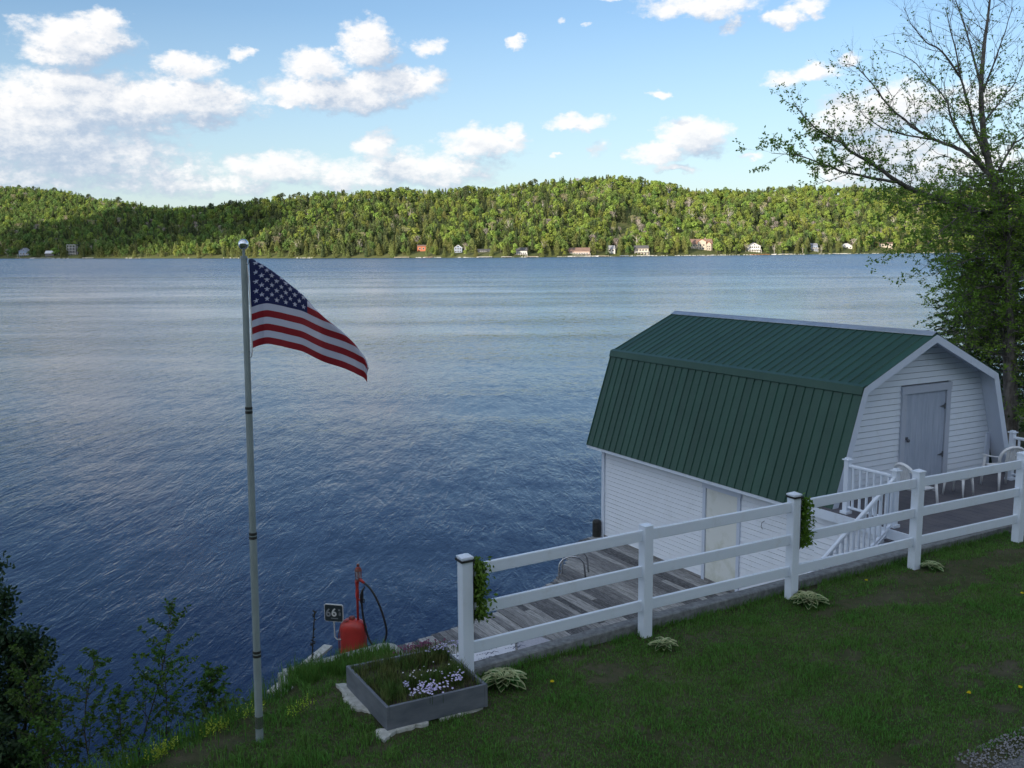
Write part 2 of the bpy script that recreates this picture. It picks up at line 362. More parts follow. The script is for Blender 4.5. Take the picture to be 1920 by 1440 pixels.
def water_mat():
    mt, t = material('lake_water')
    b = t.b
    b.inputs['Base Color'].default_value = (0.005, 0.018, 0.062, 1)
    b.inputs['IOR'].default_value = 1.333
    b.inputs['Roughness'].default_value = 0.07
    p = t.pos
    # wave slopes: crests run roughly away from the viewer, wind patches lie across the lake
    def slopes(rot, sc, amp, detail=3, rough=0.55, dist=0.3):
        q = t.mapping(p, rot=(0, 0, R_(rot)), scale=sc)
        nd = t.node('ShaderNodeTexNoise'); t.l.new(q, nd.inputs['Vector']); nd.inputs['Scale'].default_value = 1.0
        nd.inputs['Detail'].default_value = detail; nd.inputs['Roughness'].default_value = rough; nd.inputs['Distortion'].default_value = dist
        return t.v('MULTIPLY', t.v('SUBTRACT', nd.outputs['Color'], (0.5, 0.5, 0.5)), (amp[0], amp[1], 0))
    s1 = slopes(12, (3.2, 1.1, 1), (0.30, 0.48))
    s2 = slopes(-18, (11.0, 6.5, 1), (0.25, 0.40))
    patch = t.mr(t.noise(t.mapping(p, scale=(0.010, 0.045, 1)), 1.0, 4, 0.55), 0.32, 0.68, 0.45, 1.5)
    patch2 = t.mr(t.noise(t.mapping(p, scale=(0.05, 0.09, 1)), 1.0, 3, 0.5), 0.3, 0.7, 0.75, 1.25)
    pp = t.m('MULTIPLY', patch, patch2)
    dist_ = t.v('LENGTH', p)
    far = t.mr(dist_, 40, 320, 0.12, 1.0)
    bi = t.mr(dist_, 70, 420, 0.018, 0.12)
    sl_ = t.v('MULTIPLY', t.v('ADD', s1, s2), t.comb(t.m('MULTIPLY', pp, far), t.m('MULTIPLY', pp, far), 0.0))
    def ridge(rot, sc, detail=3, dist=0.5):
        a = t.noise(t.mapping(p, rot=(0, 0, R_(rot)), scale=sc), 1.0, detail, 0.5, dist)
        return t.m('SUBTRACT', 1.0, t.m('MULTIPLY', t.m('ABSOLUTE', t.m('SUBTRACT', a, 0.5)), 2.4))
    h = t.m('MULTIPLY', ridge(14, (3.4, 0.75, 1), 3, 0.8), 0.0155)
    h = t.m('ADD', h, t.m('MULTIPLY', ridge(-16, (8.0, 2.6, 1), 3, 0.8), 0.0060))
    h = t.m('ADD', h, t.m('MULTIPLY', t.noise(t.mapping(p, rot=(0, 0, R_(20)), scale=(0.7, 0.28, 1)), 1.0, 3, 0.55), 0.085))
    h = t.m('ADD', h, t.m('MULTIPLY', t.noise(t.mapping(p, scale=(20, 11, 1)), 1.0, 2, 0.5), 0.0028))
    bn = t.node('ShaderNodeBump'); bn.inputs['Strength'].default_value = 1.0; bn.inputs['Distance'].default_value = 1.0
    t.l.new(t.m('MULTIPLY', h, pp), bn.inputs['Height'])
    # facets tilted to the onlooker are the ones that show at grazing angles
    inc = t.geo.outputs['Incoming']
    bias = t.v('MULTIPLY', inc, t.comb(bi, bi, 0.0))
    nn = t.v('NORMALIZE', t.v('ADD', t.v('ADD', bn.outputs[0], sl_), bias))
    t.l.new(nn, b.inputs['Normal'])
    return mt
M['water'] = water_mat()

# ------------------------------------------------------------------ geometry helpers
class MB:
    def __init__(s): s.v, s.f, s.mi = [], [], []
    def poly(s, pts, faces, mi=0):
        n = len(s.v); s.v += [tuple(p) for p in pts]
        for f in faces: s.f.append(tuple(n + i for i in f)); s.mi.append(mi)
    def hexa(s, p, mi=0):   # p: 4 bottom corners in order then the 4 above them
        s.poly(p, [(0, 3, 2, 1), (4, 5, 6, 7), (0, 1, 5, 4), (1, 2, 6, 5), (2, 3, 7, 6), (3, 0, 4, 7)], mi)
    def box(s, c, size, ex=(1, 0, 0), ey=(0, 1, 0), ez=(0, 0, 1), mi=0):
        c, ex, ey, ez = Vector(c), Vector(ex) * size[0] / 2, Vector(ey) * size[1] / 2, Vector(ez) * size[2] / 2
        s.hexa([c - ex - ey - ez, c + ex - ey - ez, c + ex + ey - ez, c - ex + ey - ez,
                c - ex - ey + ez, c + ex - ey + ez, c + ex + ey + ez, c - ex + ey + ez], mi)
    def bar(s, a, b, w, h, up=(0, 0, 1), mi=0, bevel=0.0):
        a, b = Vector(a), Vector(b); d = (b - a); L = d.length; d.normalize()
        side = d.cross(Vector(up)).normalized(); u2 = side.cross(d)
        if not bevel: s.box((a + b) / 2, (L, w, h), d, side, u2, mi); return
        k = bevel; pr = [(-w/2+k, -h/2), (w/2-k, -h/2), (w/2, -h/2+k), (w/2, h/2-k), (w/2-k, h/2), (-w/2+k, h/2), (-w/2, h/2-k), (-w/2, -h/2+k)]
        pts = [a + side * x + u2 * y for x, y in pr] + [b + side * x + u2 * y for x, y in pr]
        s.poly(pts, [(7, 6, 5, 4, 3, 2, 1, 0), tuple(range(8, 16))] + [(i, (i + 1) % 8, 8 + (i + 1) % 8, 8 + i) for i in range(8)], mi)
    def tube(s, pts, rad, seg=8, mi=0, caps=True):
        pts = [Vector(p) for p in pts]
        if not hasattr(rad, '__len__'): rad = [rad] * len(pts)
        n0 = len(s.v); up = None
        for i, p in enumerate(pts):
            d = (pts[min(i + 1, len(pts) - 1)] - pts[max(i - 1, 0)]).normalized()
            if up is None: up = Vector((0, 0, 1)) if abs(d.z) < 0.9 else Vector((1, 0, 0))
            x = d.cross(up).normalized(); y = x.cross(d).normalized(); up = y
            for k in range(seg):
                a = 2 * math.pi * k / seg
                s.v.append(tuple(p + (x * math.cos(a) + y * math.sin(a)) * rad[i]))
        for i in range(len(pts) - 1):
            for k in range(seg):
                a, b = n0 + i * seg + k, n0 + i * seg + (k + 1) % seg
                s.f.append((a, b, b + seg, a + seg)); s.mi.append(mi)
        if caps and seg > 3:
            s.f.append(tuple(n0 + k for k in reversed(range(seg)))); s.mi.append(mi)
            s.f.append(tuple(n0 + (len(pts) - 1) * seg + k for k in range(seg))); s.mi.append(mi)
    def lathe(s, prof, c=(0, 0, 0), seg=20, mi=0):
        c = Vector(c); n0 = len(s.v)
        for r, z in prof:
            for k in range(seg):
                a = 2 * math.pi * k / seg; s.v.append((c.x + r * math.cos(a), c.y + r * math.sin(a), c.z + z))
        for i in range(len(prof) - 1):
            for k in range(seg):
                a, b = n0 + i * seg + k, n0 + i * seg + (k + 1) % seg
                s.f.append((a, b, b + seg, a + seg)); s.mi.append(mi)
        s.f.append(tuple(n0 + k for k in reversed(range(seg)))); s.mi.append(mi)
        s.f.append(tuple(n0 + (len(prof) - 1) * seg + k for k in range(seg))); s.mi.append(mi)
    def ball(s, c, r, mi=0, n=10):
        s.lathe([(max(1e-4, r * math.sin(math.pi * i / n)), -r * math.cos(math.pi * i / n)) for i in range(n + 1)], c, 2 * n, mi)
    def blade(s, p, d, w, mi=0):   # one leaf quad
        p, d = Vector(p), Vector(d)
        q = Vector((random.gauss(0, 1), random.gauss(0, 1), random.gauss(0, 1))).cross(d)
        if q.length < 1e-5: q = Vector((1, 0, 0))
        q = q.normalized() * w / 2
        n = len(s.v); s.v += [tuple(p), tuple(p + d * 0.5 + q), tuple(p + d), tuple(p + d * 0.5 - q)]
        s.f.append((n, n + 1, n + 2, n + 3)); s.mi.append(mi)
    def mesh(s, name, mats, off=(0, 0, 0), smooth=False, recalc=False):
        me = bpy.data.meshes.new(name)
        o = np.array(off)
        me.from_pydata((np.array(s.v) - o).tolist() if len(s.v) else [], [], s.f)
        for m_ in (mats if isinstance(mats, (list, tuple)) else [mats]): me.materials.append(M[m_] if isinstance(m_, str) else m_)
        if any(s.mi): me.polygons.foreach_set('material_index', s.mi)
        if smooth: me.polygons.foreach_set('use_smooth', [True] * len(s.f))
        if recalc:
            b = bmesh.new(); b.from_mesh(me); bmesh.ops.recalc_face_normals(b, faces=b.faces); b.to_mesh(me); b.free()
        me.update()
        return me

def npmesh(name, V, F, mats, mi=None, smooth=False):
    """fast mesh from arrays; F is (n,3) or (n,4)"""
    me = bpy.data.meshes.new(name)
    n, k = F.shape
    me.vertices.add(len(V)); me.vertices.foreach_set('co', np.asarray(V, dtype=np.float32).ravel())
    me.loops.add(n * k); me.loops.foreach_set('vertex_index', F.astype(np.int32).ravel())
    me.polygons.add(n)
    me.polygons.foreach_set('loop_start', np.arange(0, n * k, k, dtype=np.int32))
    me.polygons.foreach_set('loop_total', np.full(n, k, dtype=np.int32))
    for m_ in mats: me.materials.append(M[m_] if isinstance(m_, str) else m_)
    if mi is not None: me.polygons.foreach_set('material_index', np.asarray(mi, dtype=np.int32))
    if smooth: me.polygons.foreach_set('use_smooth', np.ones(n, dtype=bool))
    me.update(calc_edges=True)
    return me

def tag(o, label=None, cat=None, group=None, kind=None):
    if label: o['label'] = label
    if cat: o['category'] = cat
    if group: o['group'] = group
    if kind: o['kind'] = kind
    return o
def link(name, me, parent=None, loc=(0, 0, 0), rot=None):
    o = bpy.data.objects.new(name, me); COL.objects.link(o)
    o.location = loc
    if rot is not None: o.rotation_euler = rot
    if parent is not None: o.parent = parent
    return o
def root(name, loc, label, cat, group=None, rz=0):
    o = bpy.data.objects.new(name, None); COL.objects.link(o)
    o.empty_display_size = 0.2
    o.location = loc; o.rotation_euler = (0, 0, rz)
    return tag(o, label, cat, group)
def part(name, mb, mats, parent, world=True, smooth=False, label=None, kind=None):
    """a part of parent; world=True: its vertices are given in world coordinates"""
    off = (0, 0, 0)
    if world and parent is not None:
        r = parent
        off = Vector(r.location)
        while r.parent is not None:
            r = r.parent; off = off + Vector(r.location)
    o = link(name, mb.mesh(name, mats, off, smooth, True), parent)
    if label: o['label'] = label
    if kind: o['kind'] = kind
    return o
def single(name, mb, mats, label, cat, group=None, smooth=False, recalc=True, loc=None):
    if loc is None: a = np.array(mb.v); loc = (float(a[:, 0].mean()), float(a[:, 1].mean()), float(a[:, 2].min()))
    return tag(link(name, mb.mesh(name, mats, loc, smooth, recalc), None, loc), label, cat, group)
def struct(name, me, kind='structure', loc=(0, 0, 0)):
    o = link(name, me, None, loc); o['kind'] = kind; return o
def copy_tree(o, loc, rz=0.0, label=None):
    c = o.copy(); COL.objects.link(c); c.location = loc; c.rotation_euler = (0, 0, rz)
    if label: c['label'] = label
    for ch in o.children:
        k = ch.copy(); COL.objects.link(k); k.parent = c
        for g2 in ch.children:
            q = g2.copy(); COL.objects.link(q); q.parent = k
    return c

# ================================================================== NEAR GROUND
Pf = Vector((-0.45, 10.24, 0)); fd = Vector((0.87421, 0.48554, 0)); fn = Vector((-0.48554, 0.87421, 0))   # fence frame: t along, s towards the lake
def TS(t_, s_, z): p = Pf + fd * t_ + fn * s_; return Vector((p.x, p.y, z))
O_ = Vector((5.809, 17.153, 0)); bu = Vector((-0.50359, 0.86395, 0)); bg = Vector((0.86395, 0.50359, 0))   # boathouse frame
def AB(a, b, z): p = O_ + bu * a + bg * b; return Vector((p.x, p.y, z))
def wall_s(t_): return 0.10 + 0.035 * max(t_, 0)       # lake side of the retaining wall
def lawn_z(t_, s_):
    z = 3.10 + 0.006 * min(max(t_, -4), 12)
    z += 0.035 * (noise.noise(Vector((t_ * 0.7, s_ * 0.7, 3.1)))) + 0.012 * noise.noise(Vector((t_ * 3, s_ * 3, 1.2)))
    return z
def edge_s(t_):      # where the lawn breaks off on the left
    if t_ > -1.72: return 1.42
    return float(np.interp(t_, [-60, -12, -6, -3.7, -2.8, -2.17, -1.88, -1.75], [-9, -3.0, -0.9, -0.17, 0.19, 0.56, 0.72, 0.9]))
def ground_z(t_, s_):
    if t_ > 13.0:                                       # wooded land on the right
        k = min((t_ - 13.0) / 2.0, 1)
        z = lawn_z(t_, s_) - max(0, s_ - 1.0) * 0.16; xw = Pf.x + fd.x * t_ + fn.x * s_
        z -= max(0, 12.6 - xw) * 2.0 if s_ > 2 else 0
        return z if s_ < 24 else z - (s_ - 24) * 0.5
    if t_ > -0.45:
        return lawn_z(t_, s_) if s_ < wall_s(t_) - 0.07 else -2.0
    if t_ > -1.72:
        if s_ < 1.46: return lawn_z(t_, min(s_, 0.3)) - max(0, s_ - 0.5) * 0.14
        return -2.0
    e = edge_s(t_)
    if s_ < e: return lawn_z(t_, s_)
    return lawn_z(t_, e) - (s_ - e) * float(np.interp(t_, [-9, -5.5, -3.2], [0.35, 0.5, 0.85])) - 0.12 * min(1, (s_ - e) * 3) + 0.06 * noise.noise(Vector((t_ * 1.7, s_ * 1.7, 0)))
tl = sorted(set([-60, -45, -35, -28, -22, -18, -15, -12] + [round(-10 + 0.25 * i, 3) for i in range(96)] + [-1.73, -1.71, -0.46, -0.44, 12.99, 13.01] + [14.5 + i for i in range(8)] + [24, 28, 34, 42, 55]))
slv = [-30, -22, -16, -12, -9, -7.5, -6.5] + [round(-6 + 0.25 * i, 3) for i in range(24)] + [-0.08, 0, 0.01, 0.2, 0.32, 0.5, 0.75, 1.0, 1.25, 1.44, 1.48, 1.75, 2, 2.5, 3, 3.5, 4, 5, 6, 8, 10, 13, 16, 20, 24, 28, 34]
V, F, mi = [], [], []
for i, t_ in enumerate(tl):
    for j, s_ in enumerate(slv):
        ss = s_
        if -0.45 < t_ <= 13:
            if s_ == -0.08: ss = wall_s(t_) - 0.08
            elif s_ == 0: ss = wall_s(t_) - 0.06
            elif s_ == 0.01: ss = wall_s(t_) - 0.04
        V.append(tuple(TS(t_, ss, ground_z(t_, ss))))
ns = len(slv)
for i in range(len(tl) - 1):
    for j in range(ns - 1):
        F.append((i * ns + j, (i + 1) * ns + j, (i + 1) * ns + j + 1, i * ns + j + 1))
me = npmesh('lawn_ground', np.array(V), np.array(F), ['ground'], smooth=True)
struct('lawn_ground', me)

# gravel drive at the lower right
def road_edge(t_): return -3.92 + 0.10 * noise.noise(Vector((t_ * 1.3, 0, 7))) + 0.05 * noise.noise(Vector((t_ * 5, 0, 2))) - 0.22 * max(0, 3.2 - t_)
mb = MB()
ts_ = [-6 + 0.2 * i for i in range(130)]
for i, t_ in enumerate(ts_):
    e = road_edge(t_)
    for k, q in enumerate((0, -0.3, -1.0, -2.2, -3.4)):
        mb.v.append(tuple(TS(t_, e + q, lawn_z(t_, e + q) + (0.012 if q else 0.002) - (0.02 if k == 0 else 0))))
for i in range(len(ts_) - 1):
    for k in range(4):
        a = i * 5 + k; mb.f.append((a, a + 5, a + 6, a + 1)); mb.mi.append(0)
struct('gravel_drive', mb.mesh('gravel_drive', 'gravel'))
mb = MB()
for i in range(5200):
    t_ = random.uniform(3.0, 9.0); q = abs(random.gauss(0, 0.45)); s_ = road_edge(t_) + 0.10 - q
    r = random.uniform(0.006, 0.016); c = TS(t_, s_, lawn_z(t_, s_) + 0.014)
    a = random.uniform(0, 6.3)
    pts = [c + Vector((math.cos(a + k * 2.1) * r, math.sin(a + k * 2.1) * r, -r * 0.3)) for k in range(3)] + [c + Vector((0, 0, r * 0.8))]
    mb.poly(pts, [(0, 1, 3), (1, 2, 3), (2, 0, 3)])
o = struct('gravel_stones', mb.mesh('gravel_stones', 'pebble'), 'stuff')

# water
me = bpy.data.meshes.new('lake_water')
me.from_pydata([(-4200, -60, 0), (4200, -60, 0), (4200, 4200, 0), (-4200, 4200, 0)], [], [(0, 1, 2, 3)]); me.materials.append(M['water'])
struct('lake_water', me)

# ================================================================== RETAINING WALL
T0, T1 = -0.30, 12.6
mb = MB(); n = 40
for i in range(n + 1):
    t_ = T0 + (T1 - T0) * i / n; w = wall_s(t_)
    zt = 3.235 + 0.004 * t_ - 0.034 * max(0, 1 - max(t_, 0) / 2.4) + 0.006 * noise.noise(Vector((t_ * 2, 0, 0)))
    for (s_, z) in ((w - 0.17, 2.6), (w - 0.17, zt - 0.012), (w - 0.155, zt), (w - 0.012, zt), (w, zt - 0.012), (w, -1.0)):
        mb.v.append(tuple(TS(t_, s_, z)))
for i in range(n):
    for k in range(5):
        a = i * 6 + k; mb.f.append((a, a + 1, a + 7, a + 6)); mb.mi.append(0)
mb.f += [(0, 1, 2, 3, 4, 5), tuple(n * 6 + k for k in (5, 4, 3, 2, 1, 0))]; mb.mi += [0, 0]
single('retaining_wall', mb, 'concrete', 'low grey concrete retaining wall between the lawn and the lakeside decks', 'wall')

# ================================================================== TERRACE CURB left of the fence
C1, C2, C3 = TS(-1.72, 1.30, 2.95), TS(-1.72, 1.52, 2.95), TS(-0.31, 1.66, 2.95)
rt = root('concrete_curb', TS(-1.0, 1.4, 2.9), 'pale curb with one rounded corner edging the grass behind the flower box', 'curb')
mb = MB()
def extr(mb, pts, z0, z1, mi=0):
    n = len(pts); a = [(p[0], p[1], z0) for p in pts] + [(p[0], p[1], z1) for p in pts]
    mb.poly(a, [tuple(reversed(range(n))), tuple(range(n, 2 * n))] + [(i, (i + 1) % n, n + (i + 1) % n, n + i) for i in range(n)], mi)
def tsp(l): return [TS(a, b, 0) for a, b in l]
outer = [(-1.74, 1.53)] + [(-0.47 + 0.16 * math.sin(q), 1.50 + 0.16 * math.cos(q)) for q in [i * math.pi / 16 for i in range(9)]] + [(-0.31, 0.55)]
inner = [(-0.52, 0.55), (-0.52, 1.34), (-0.62, 1.40), (-1.74, 1.36)]
extr(mb, tsp(outer + inner), 2.80, 2.95)
part('cap', mb, 'capstone', rt)
mb = MB(); extr(mb, tsp([(-1.80, 0.95), (-1.745, 0.95), (-1.745, 1.50), (-1.80, 1.50)]), 2.35, 2.93)
part('end_board', mb, 'capstone', rt)
mb = MB(); extr(mb, tsp([(-1.74, 1.40), (-0.36, 1.48), (-0.36, 1.53), (-1.74, 1.50)]), -0.5, 2.79); extr(mb, tsp([(-0.44, 0.2), (-0.36, 0.2), (-0.36, 1.47), (-0.44, 1.47)]), -0.5, 2.79)
part('wall_face', mb, 'concrete', rt)

# ================================================================== LOWER WOODEN DECK
def lake_a(b): return float(np.interp(b, [-10.6, -9.6, -8.2, -6.93, -5.85, -4.4, -2.46, -1.49, -0.5, 0.36], [2.7, 3.05, 3.55, 3.9, 4.12, 4.5, 5.4, 6.45, 7.5, 7.75]))
def shore_a(b):      # where the retaining wall's lake face crosses the board line b
    p = O_ + bg * b - Vector((Pf.x, Pf.y, 0)); s0, t0 = p.dot(fn), p.dot(fd); ds, dt = bu.dot(fn), bu.dot(fd)
    a = -s0 / ds
    for _ in range(5): a = (wall_s(t0 + a * dt) + 0.012 - s0) / ds
    return a
deck = root('lakeside_deck', AB(3, -4, 0.5), 'weathered grey plank deck at the water behind the retaining wall', 'deck')
b = -8.9; k = 0; wd = 0.152
random.seed(21)
while b < 0.33:
    w = wd if b < -4.45 or b > -4.41 else wd
    a0, a1 = shore_a(b + w / 2) if b > -7.9 else 1.6, lake_a(b + w / 2) + random.uniform(-0.02, 0.03)
    if b < -6.6: a0 = max(a0, 1.4)
    zz = 0.55 if b > -4.5 else 0.535
    cuts = [a0]
    L = a1 - a0
    if L > 1.6:
        cuts.append(a0 + L * random.choice([0.32, 0.45, 0.5, 0.62, 0.7]) + random.uniform(-0.1, 0.1))
        if L > 4.2 and random.random() < 0.6: cuts.append(min(a1 - 0.5, cuts[-1] + random.uniform(1.0, 2.0)))
    cuts.append(a1)
    for c0, c1 in zip(cuts[:-1], cuts[1:]):
        if c1 - c0 < 0.15: continue
        mb = MB(); dz = random.uniform(-0.004, 0.004)
        e0 = a0 if False else c0
        p = [AB(c0 + 0.003, b + 0.005, zz - 0.035), AB(c1 - 0.003, b + 0.005, zz - 0.035), AB(c1 - 0.003, b + w - 0.005, zz - 0.035), AB(c0 + 0.003, b + w - 0.005, zz - 0.035)]
        q = [x + Vector((0, 0, 0.035 + dz)) for x in p]
        mb.hexa(p + q); part('plank', mb, 'deck', deck)
    b += w
mb = MB()
bl = [-8.9, -8.2, -6.93, -5.85, -4.4, -2.46, -1.49, -0.5, 0.34]
for b0, b1 in zip(bl[:-1], bl[1:]):
    mb.bar(AB(lake_a(b0) - 0.05, b0, 0.42), AB(lake_a(b1) - 0.05, b1, 0.42), 0.04, 0.18)
for bb in [-8.5, -7.5, -6.5, -5.5, -4.5, -3.5, -2.5, -1.5, -0.6]:
    mb.bar(AB(lake_a(bb) - 0.15, bb, -1.2), AB(lake_a(bb) - 0.15, bb, 0.5), 0.14, 0.14, up=(0, 1, 0))
part('underframe', mb, 'deck', deck)
mb = MB(); mb.bar((-3.98, 14.98, 0.62), (-3.36, 16.68, 0.70), 0.17, 0.045)
single('gangplank', mb, 'stone', 'bleached narrow plank jutting over the water left of the red tank', 'plank')

# rug and mat on the deck
rc = [Vector((-1.27, 16.50, 0.565)), Vector((0.02, 17.20, 0.565)), Vector((0.05, 16.30, 0.565)), Vector((-1.10, 15.62, 0.565))]
rg = root('rug', (-0.6, 16.6, 0.555), 'white outdoor rug with navy line pattern on the plank deck', 'rug')
mb = MB(); mb.hexa([p - Vector((0, 0, 0.009)) for p in rc] + rc); part('weave', mb, 'rug', rg)
mb = MB()
ex = (rc[1] - rc[0]); ey = (rc[3] - rc[0])
def rp(x, y): return rc[0] + ex * x + ey * y + Vector((0, 0, 0.004))
for r_ in range(5):
    y = 0.08 + r_ * 0.2
    for i in range(26):
        x = 0.03 + i / 26 * 0.94
        if (int(x * 5)) % 2 == 0:
            mb.poly([rp(x, y), rp(x + 0.022, y), rp(x + 0.022, y + 0.022), rp(x, y + 0.022)], [(0, 1, 2, 3)])
    for i in range(3):
        x = 0.22 + i * 0.38
        for sgn in (1, -1):
            for ofs in (0, 0.07):
                a_, b_ = rp(x + ofs, y), rp(x + ofs + 0.055 * sgn, y + 0.1 * 1)
                dd = (b_ - a_); sd2 = Vector((-dd.y, dd.x, 0)).normalized() * 0.008
                mb.poly([a_ - sd2, b_ - sd2, b_ + sd2, a_ + sd2], [(0, 1, 2, 3)])
part('print', mb, 'rugnavy', rg)
mb = MB(); mc = [Vector((0.07, 17.22, 0.562)), Vector((0.43, 17.46, 0.562)), Vector((1.0, 16.9, 0.562)), Vector((0.6, 16.6, 0.562)), Vector((0.09, 16.35, 0.562))]
extr(mb, mc, 0.553, 0.562); single('door_mat', mb, 'mat', 'plain pale grey mat beside the patterned rug on the deck', 'mat')

# ================================================================== BOATHOUSE
LB, WB, ZE, ZK, ZR, KB = 7.82, 5.566, 2.92, 5.25, 6.15, 0.762
WI, AG, AF = 0.355, 0.40, 7.55        # side wall inset, gable wall plane, far wall plane
bh = root('boathouse', AB(4, 2.8, 0.5), 'white clapboard boathouse with green metal gambrel roof over the water', 'boathouse')
def roof_in(b):      # underside of the roof above b
    bb = min(b, WB - b)
    if bb < KB: return ZE + (ZK - ZE) * bb / KB
    return ZK + (ZR - ZK) * (bb - KB) / (WB / 2 - KB)
def half_at(z):      # inside b-limit at height z
    if z <= ZE: return WI
    if z <= ZK: return max(WI, (z - ZE) / (ZK - ZE) * KB + 0.03)
    return KB + (z - ZK) / (ZR - ZK) * (WB / 2 - KB) + 0.06
# core walls
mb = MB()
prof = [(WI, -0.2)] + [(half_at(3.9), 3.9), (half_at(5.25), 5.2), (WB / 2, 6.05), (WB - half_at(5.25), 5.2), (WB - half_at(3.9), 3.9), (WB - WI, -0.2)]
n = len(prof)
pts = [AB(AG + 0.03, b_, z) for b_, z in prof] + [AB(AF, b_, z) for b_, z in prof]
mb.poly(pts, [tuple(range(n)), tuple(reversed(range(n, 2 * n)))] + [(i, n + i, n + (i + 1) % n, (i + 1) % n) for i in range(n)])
part('wall', mb, 'gap_shade', bh)
# siding courses on the long lake-deck side (faces -g)
DL0, DL1, DTOP = 2.72, 3.70, 2.66
def side_board(a0, a1, z, h):
    mb = MB()
    o0, o1 = WI - 0.026, WI - 0.016; h -= 0.010
    mb.hexa([AB(a0, o0, z), AB(a1, o0, z), AB(a1, WI, z), AB(a0, WI, z), AB(a0, o1, z + h), AB(a1, o1, z + h), AB(a1, WI, z + h), AB(a0, WI, z + h)])
    part('siding_board', mb, 'siding', bh)
z = 0.60; CH = 0.112
while z < 3.35:
    if z + CH * 0.5 < DTOP + 0.1:
        side_board(AG + 0.02, DL0 - 0.09, z, CH); side_board(DL1 + 0.09, AF - 0.09, z, CH)
    else: side_board(AG + 0.02, AF - 0.09, z, CH)
    z += CH
mb = MB(); mb.bar(AB(AF - 0.03, WI - 0.01, -0.1), AB(AF - 0.03, WI - 0.01, 3.4), 0.10, 0.10, up=bu); part('corner_trim', mb, 'vinyl', bh)
mb = MB(); mb.bar(AB(AG, WI - 0.03, 0.58), AB(AF, WI - 0.03, 0.58), 0.03, 0.06); part('base_board', mb, 'deck', bh)
# lower door
dr = MB(); dr.box(AB((DL0 + DL1) / 2, WI - 0.012, 0.58 + 1.03), (DL1 - DL0 - 0.02, 0.03, 2.06), bu, bg); dd = part('door', dr, 'door2', bh, label='blank pale door with mildew stains beside the deck')
mb = MB()
for a_ in (DL0 - 0.045, DL1 + 0.045): mb.box(AB(a_, WI - 0.02, 0.56 + 1.06), (0.09, 0.07, 2.12), bu, bg)
mb.box(AB((DL0 + DL1) / 2, WI - 0.02, DTOP + 0.035), (DL1 - DL0 + 0.22, 0.074, 0.11), bu, bg)
part('door_frame', mb, 'wtrim', bh)
# gable siding (faces -u)
UD0, UD1, UTOP = 2.32, 3.81, 5.09
def gable_board(z, h):
    lo, hi = half_at(z), half_at(z + h)
    ranges = [((lo, hi), (WB - lo, WB - hi))]
    if z < UTOP: ranges = [((lo, hi), (UD0 - 0.0, UD0 - 0.0)), ((UD1, UD1), (WB - lo, WB - hi))]
    for (l, l2), (r, r2) in ranges:
        if r - l < 0.05: continue
        l2, r2 = min(l2, r2 - 0.01) if r2 - l2 > 0 else (l + r) / 2 - 0.005, r2 if r2 - l2 > 0 else (l + r) / 2 + 0.005
        mb = MB(); o0, o1 = AG - 0.012, AG - 0.002; h2_ = h; h = h - 0.011
        mb.hexa([AB(o0, l, z), AB(o0, r, z), AB(AG + 0.03, r, z), AB(AG + 0.03, l, z), AB(o1, l2, z + h), AB(o1, r2, z + h), AB(AG + 0.03, r2, z + h), AB(AG + 0.03, l2, z + h)])
        part('siding_board', mb, 'gable', bh); h = h2_
z = 3.14; GH = 0.117
while z < 5.95:
    gable_board(z, GH); z += GH
mb = MB(); mb.box(AB(AG - 0.01, WB / 2, 3.10), (0.03, WB - 2 * WI, 0.10), bu, bg); part('base_board', mb, 'wtrim', bh)
for b_c in (WI + 0.05, WB - WI - 0.05):
    mb = MB(); mb.box(AB(AG - 0.012, b_c, 3.50), (0.05, 0.13, 0.80), bu, bg); part('corner_trim', mb, 'wtrim', bh)
# upper door with frame, hinges, knob
fr = 0.13
mb = MB()
mb.box(AB(AG - 0.02, UD0 + fr / 2, (3.08 + UTOP) / 2), (0.06, fr, UTOP - 3.08), bu, bg); mb.box(AB(AG - 0.02, UD1 - fr / 2, (3.08 + UTOP) / 2), (0.06, fr, UTOP - 3.08), bu, bg)
mb.box(AB(AG - 0.023, (UD0 + UD1) / 2, UTOP - fr / 2), (0.066, UD1 - UD0 + 0.03, fr + 0.02), bu, bg)
part('door_frame', mb, 'trim', bh)
dw0, dw1 = UD0 + fr + 0.01, UD1 - fr - 0.01
ud = root('door', (0, 0, 0), None, None); ud.parent = bh
ud.location = AB(AG - 0.01, (dw0 + dw1) / 2, 3.1) - bh.location
ud['label'] = 'grey vertical board door in the gable'
nb = 7
for i in range(nb):
    mb = MB(); w0 = dw0 + (dw1 - dw0) * i / nb
    mb.box(AB(AG - 0.004, w0 + (dw1 - dw0) / nb / 2, (3.12 + UTOP - fr - 0.02) / 2), (0.03, (dw1 - dw0) / nb - 0.004, UTOP - fr - 3.14), bu, bg)
    part('door_board', mb, 'door', ud)
for zh in (3.62, 4.62):
    mb = MB(); b0 = dw1 - 0.01
    mb.box(AB(AG - 0.03, b0, zh), (0.012, 0.025, 0.12), bu, bg)
    mb.poly([AB(AG - 0.036, b0 - 0.01, zh - 0.03), AB(AG - 0.036, b0 - 0.01, zh + 0.03), AB(AG - 0.036, b0 - 0.17, zh)], [(0, 1, 2)])
    mb.poly([AB(AG - 0.026, b0 - 0.01, zh - 0.03), AB(AG - 0.026, b0 - 0.01, zh + 0.03), AB(AG - 0.026, b0 - 0.17, zh)], [(0, 1, 2)])
    part('hinge', mb, 'hinge', ud)
mb = MB(); mb.ball(AB(AG - 0.07, dw0 + 0.06, 4.02), 0.035, n=6); mb.box(AB(AG - 0.035, dw0 + 0.05, 4.06), (0.02, 0.07, 0.05), bu, bg); part('door_knob', mb, 'hinge', ud)
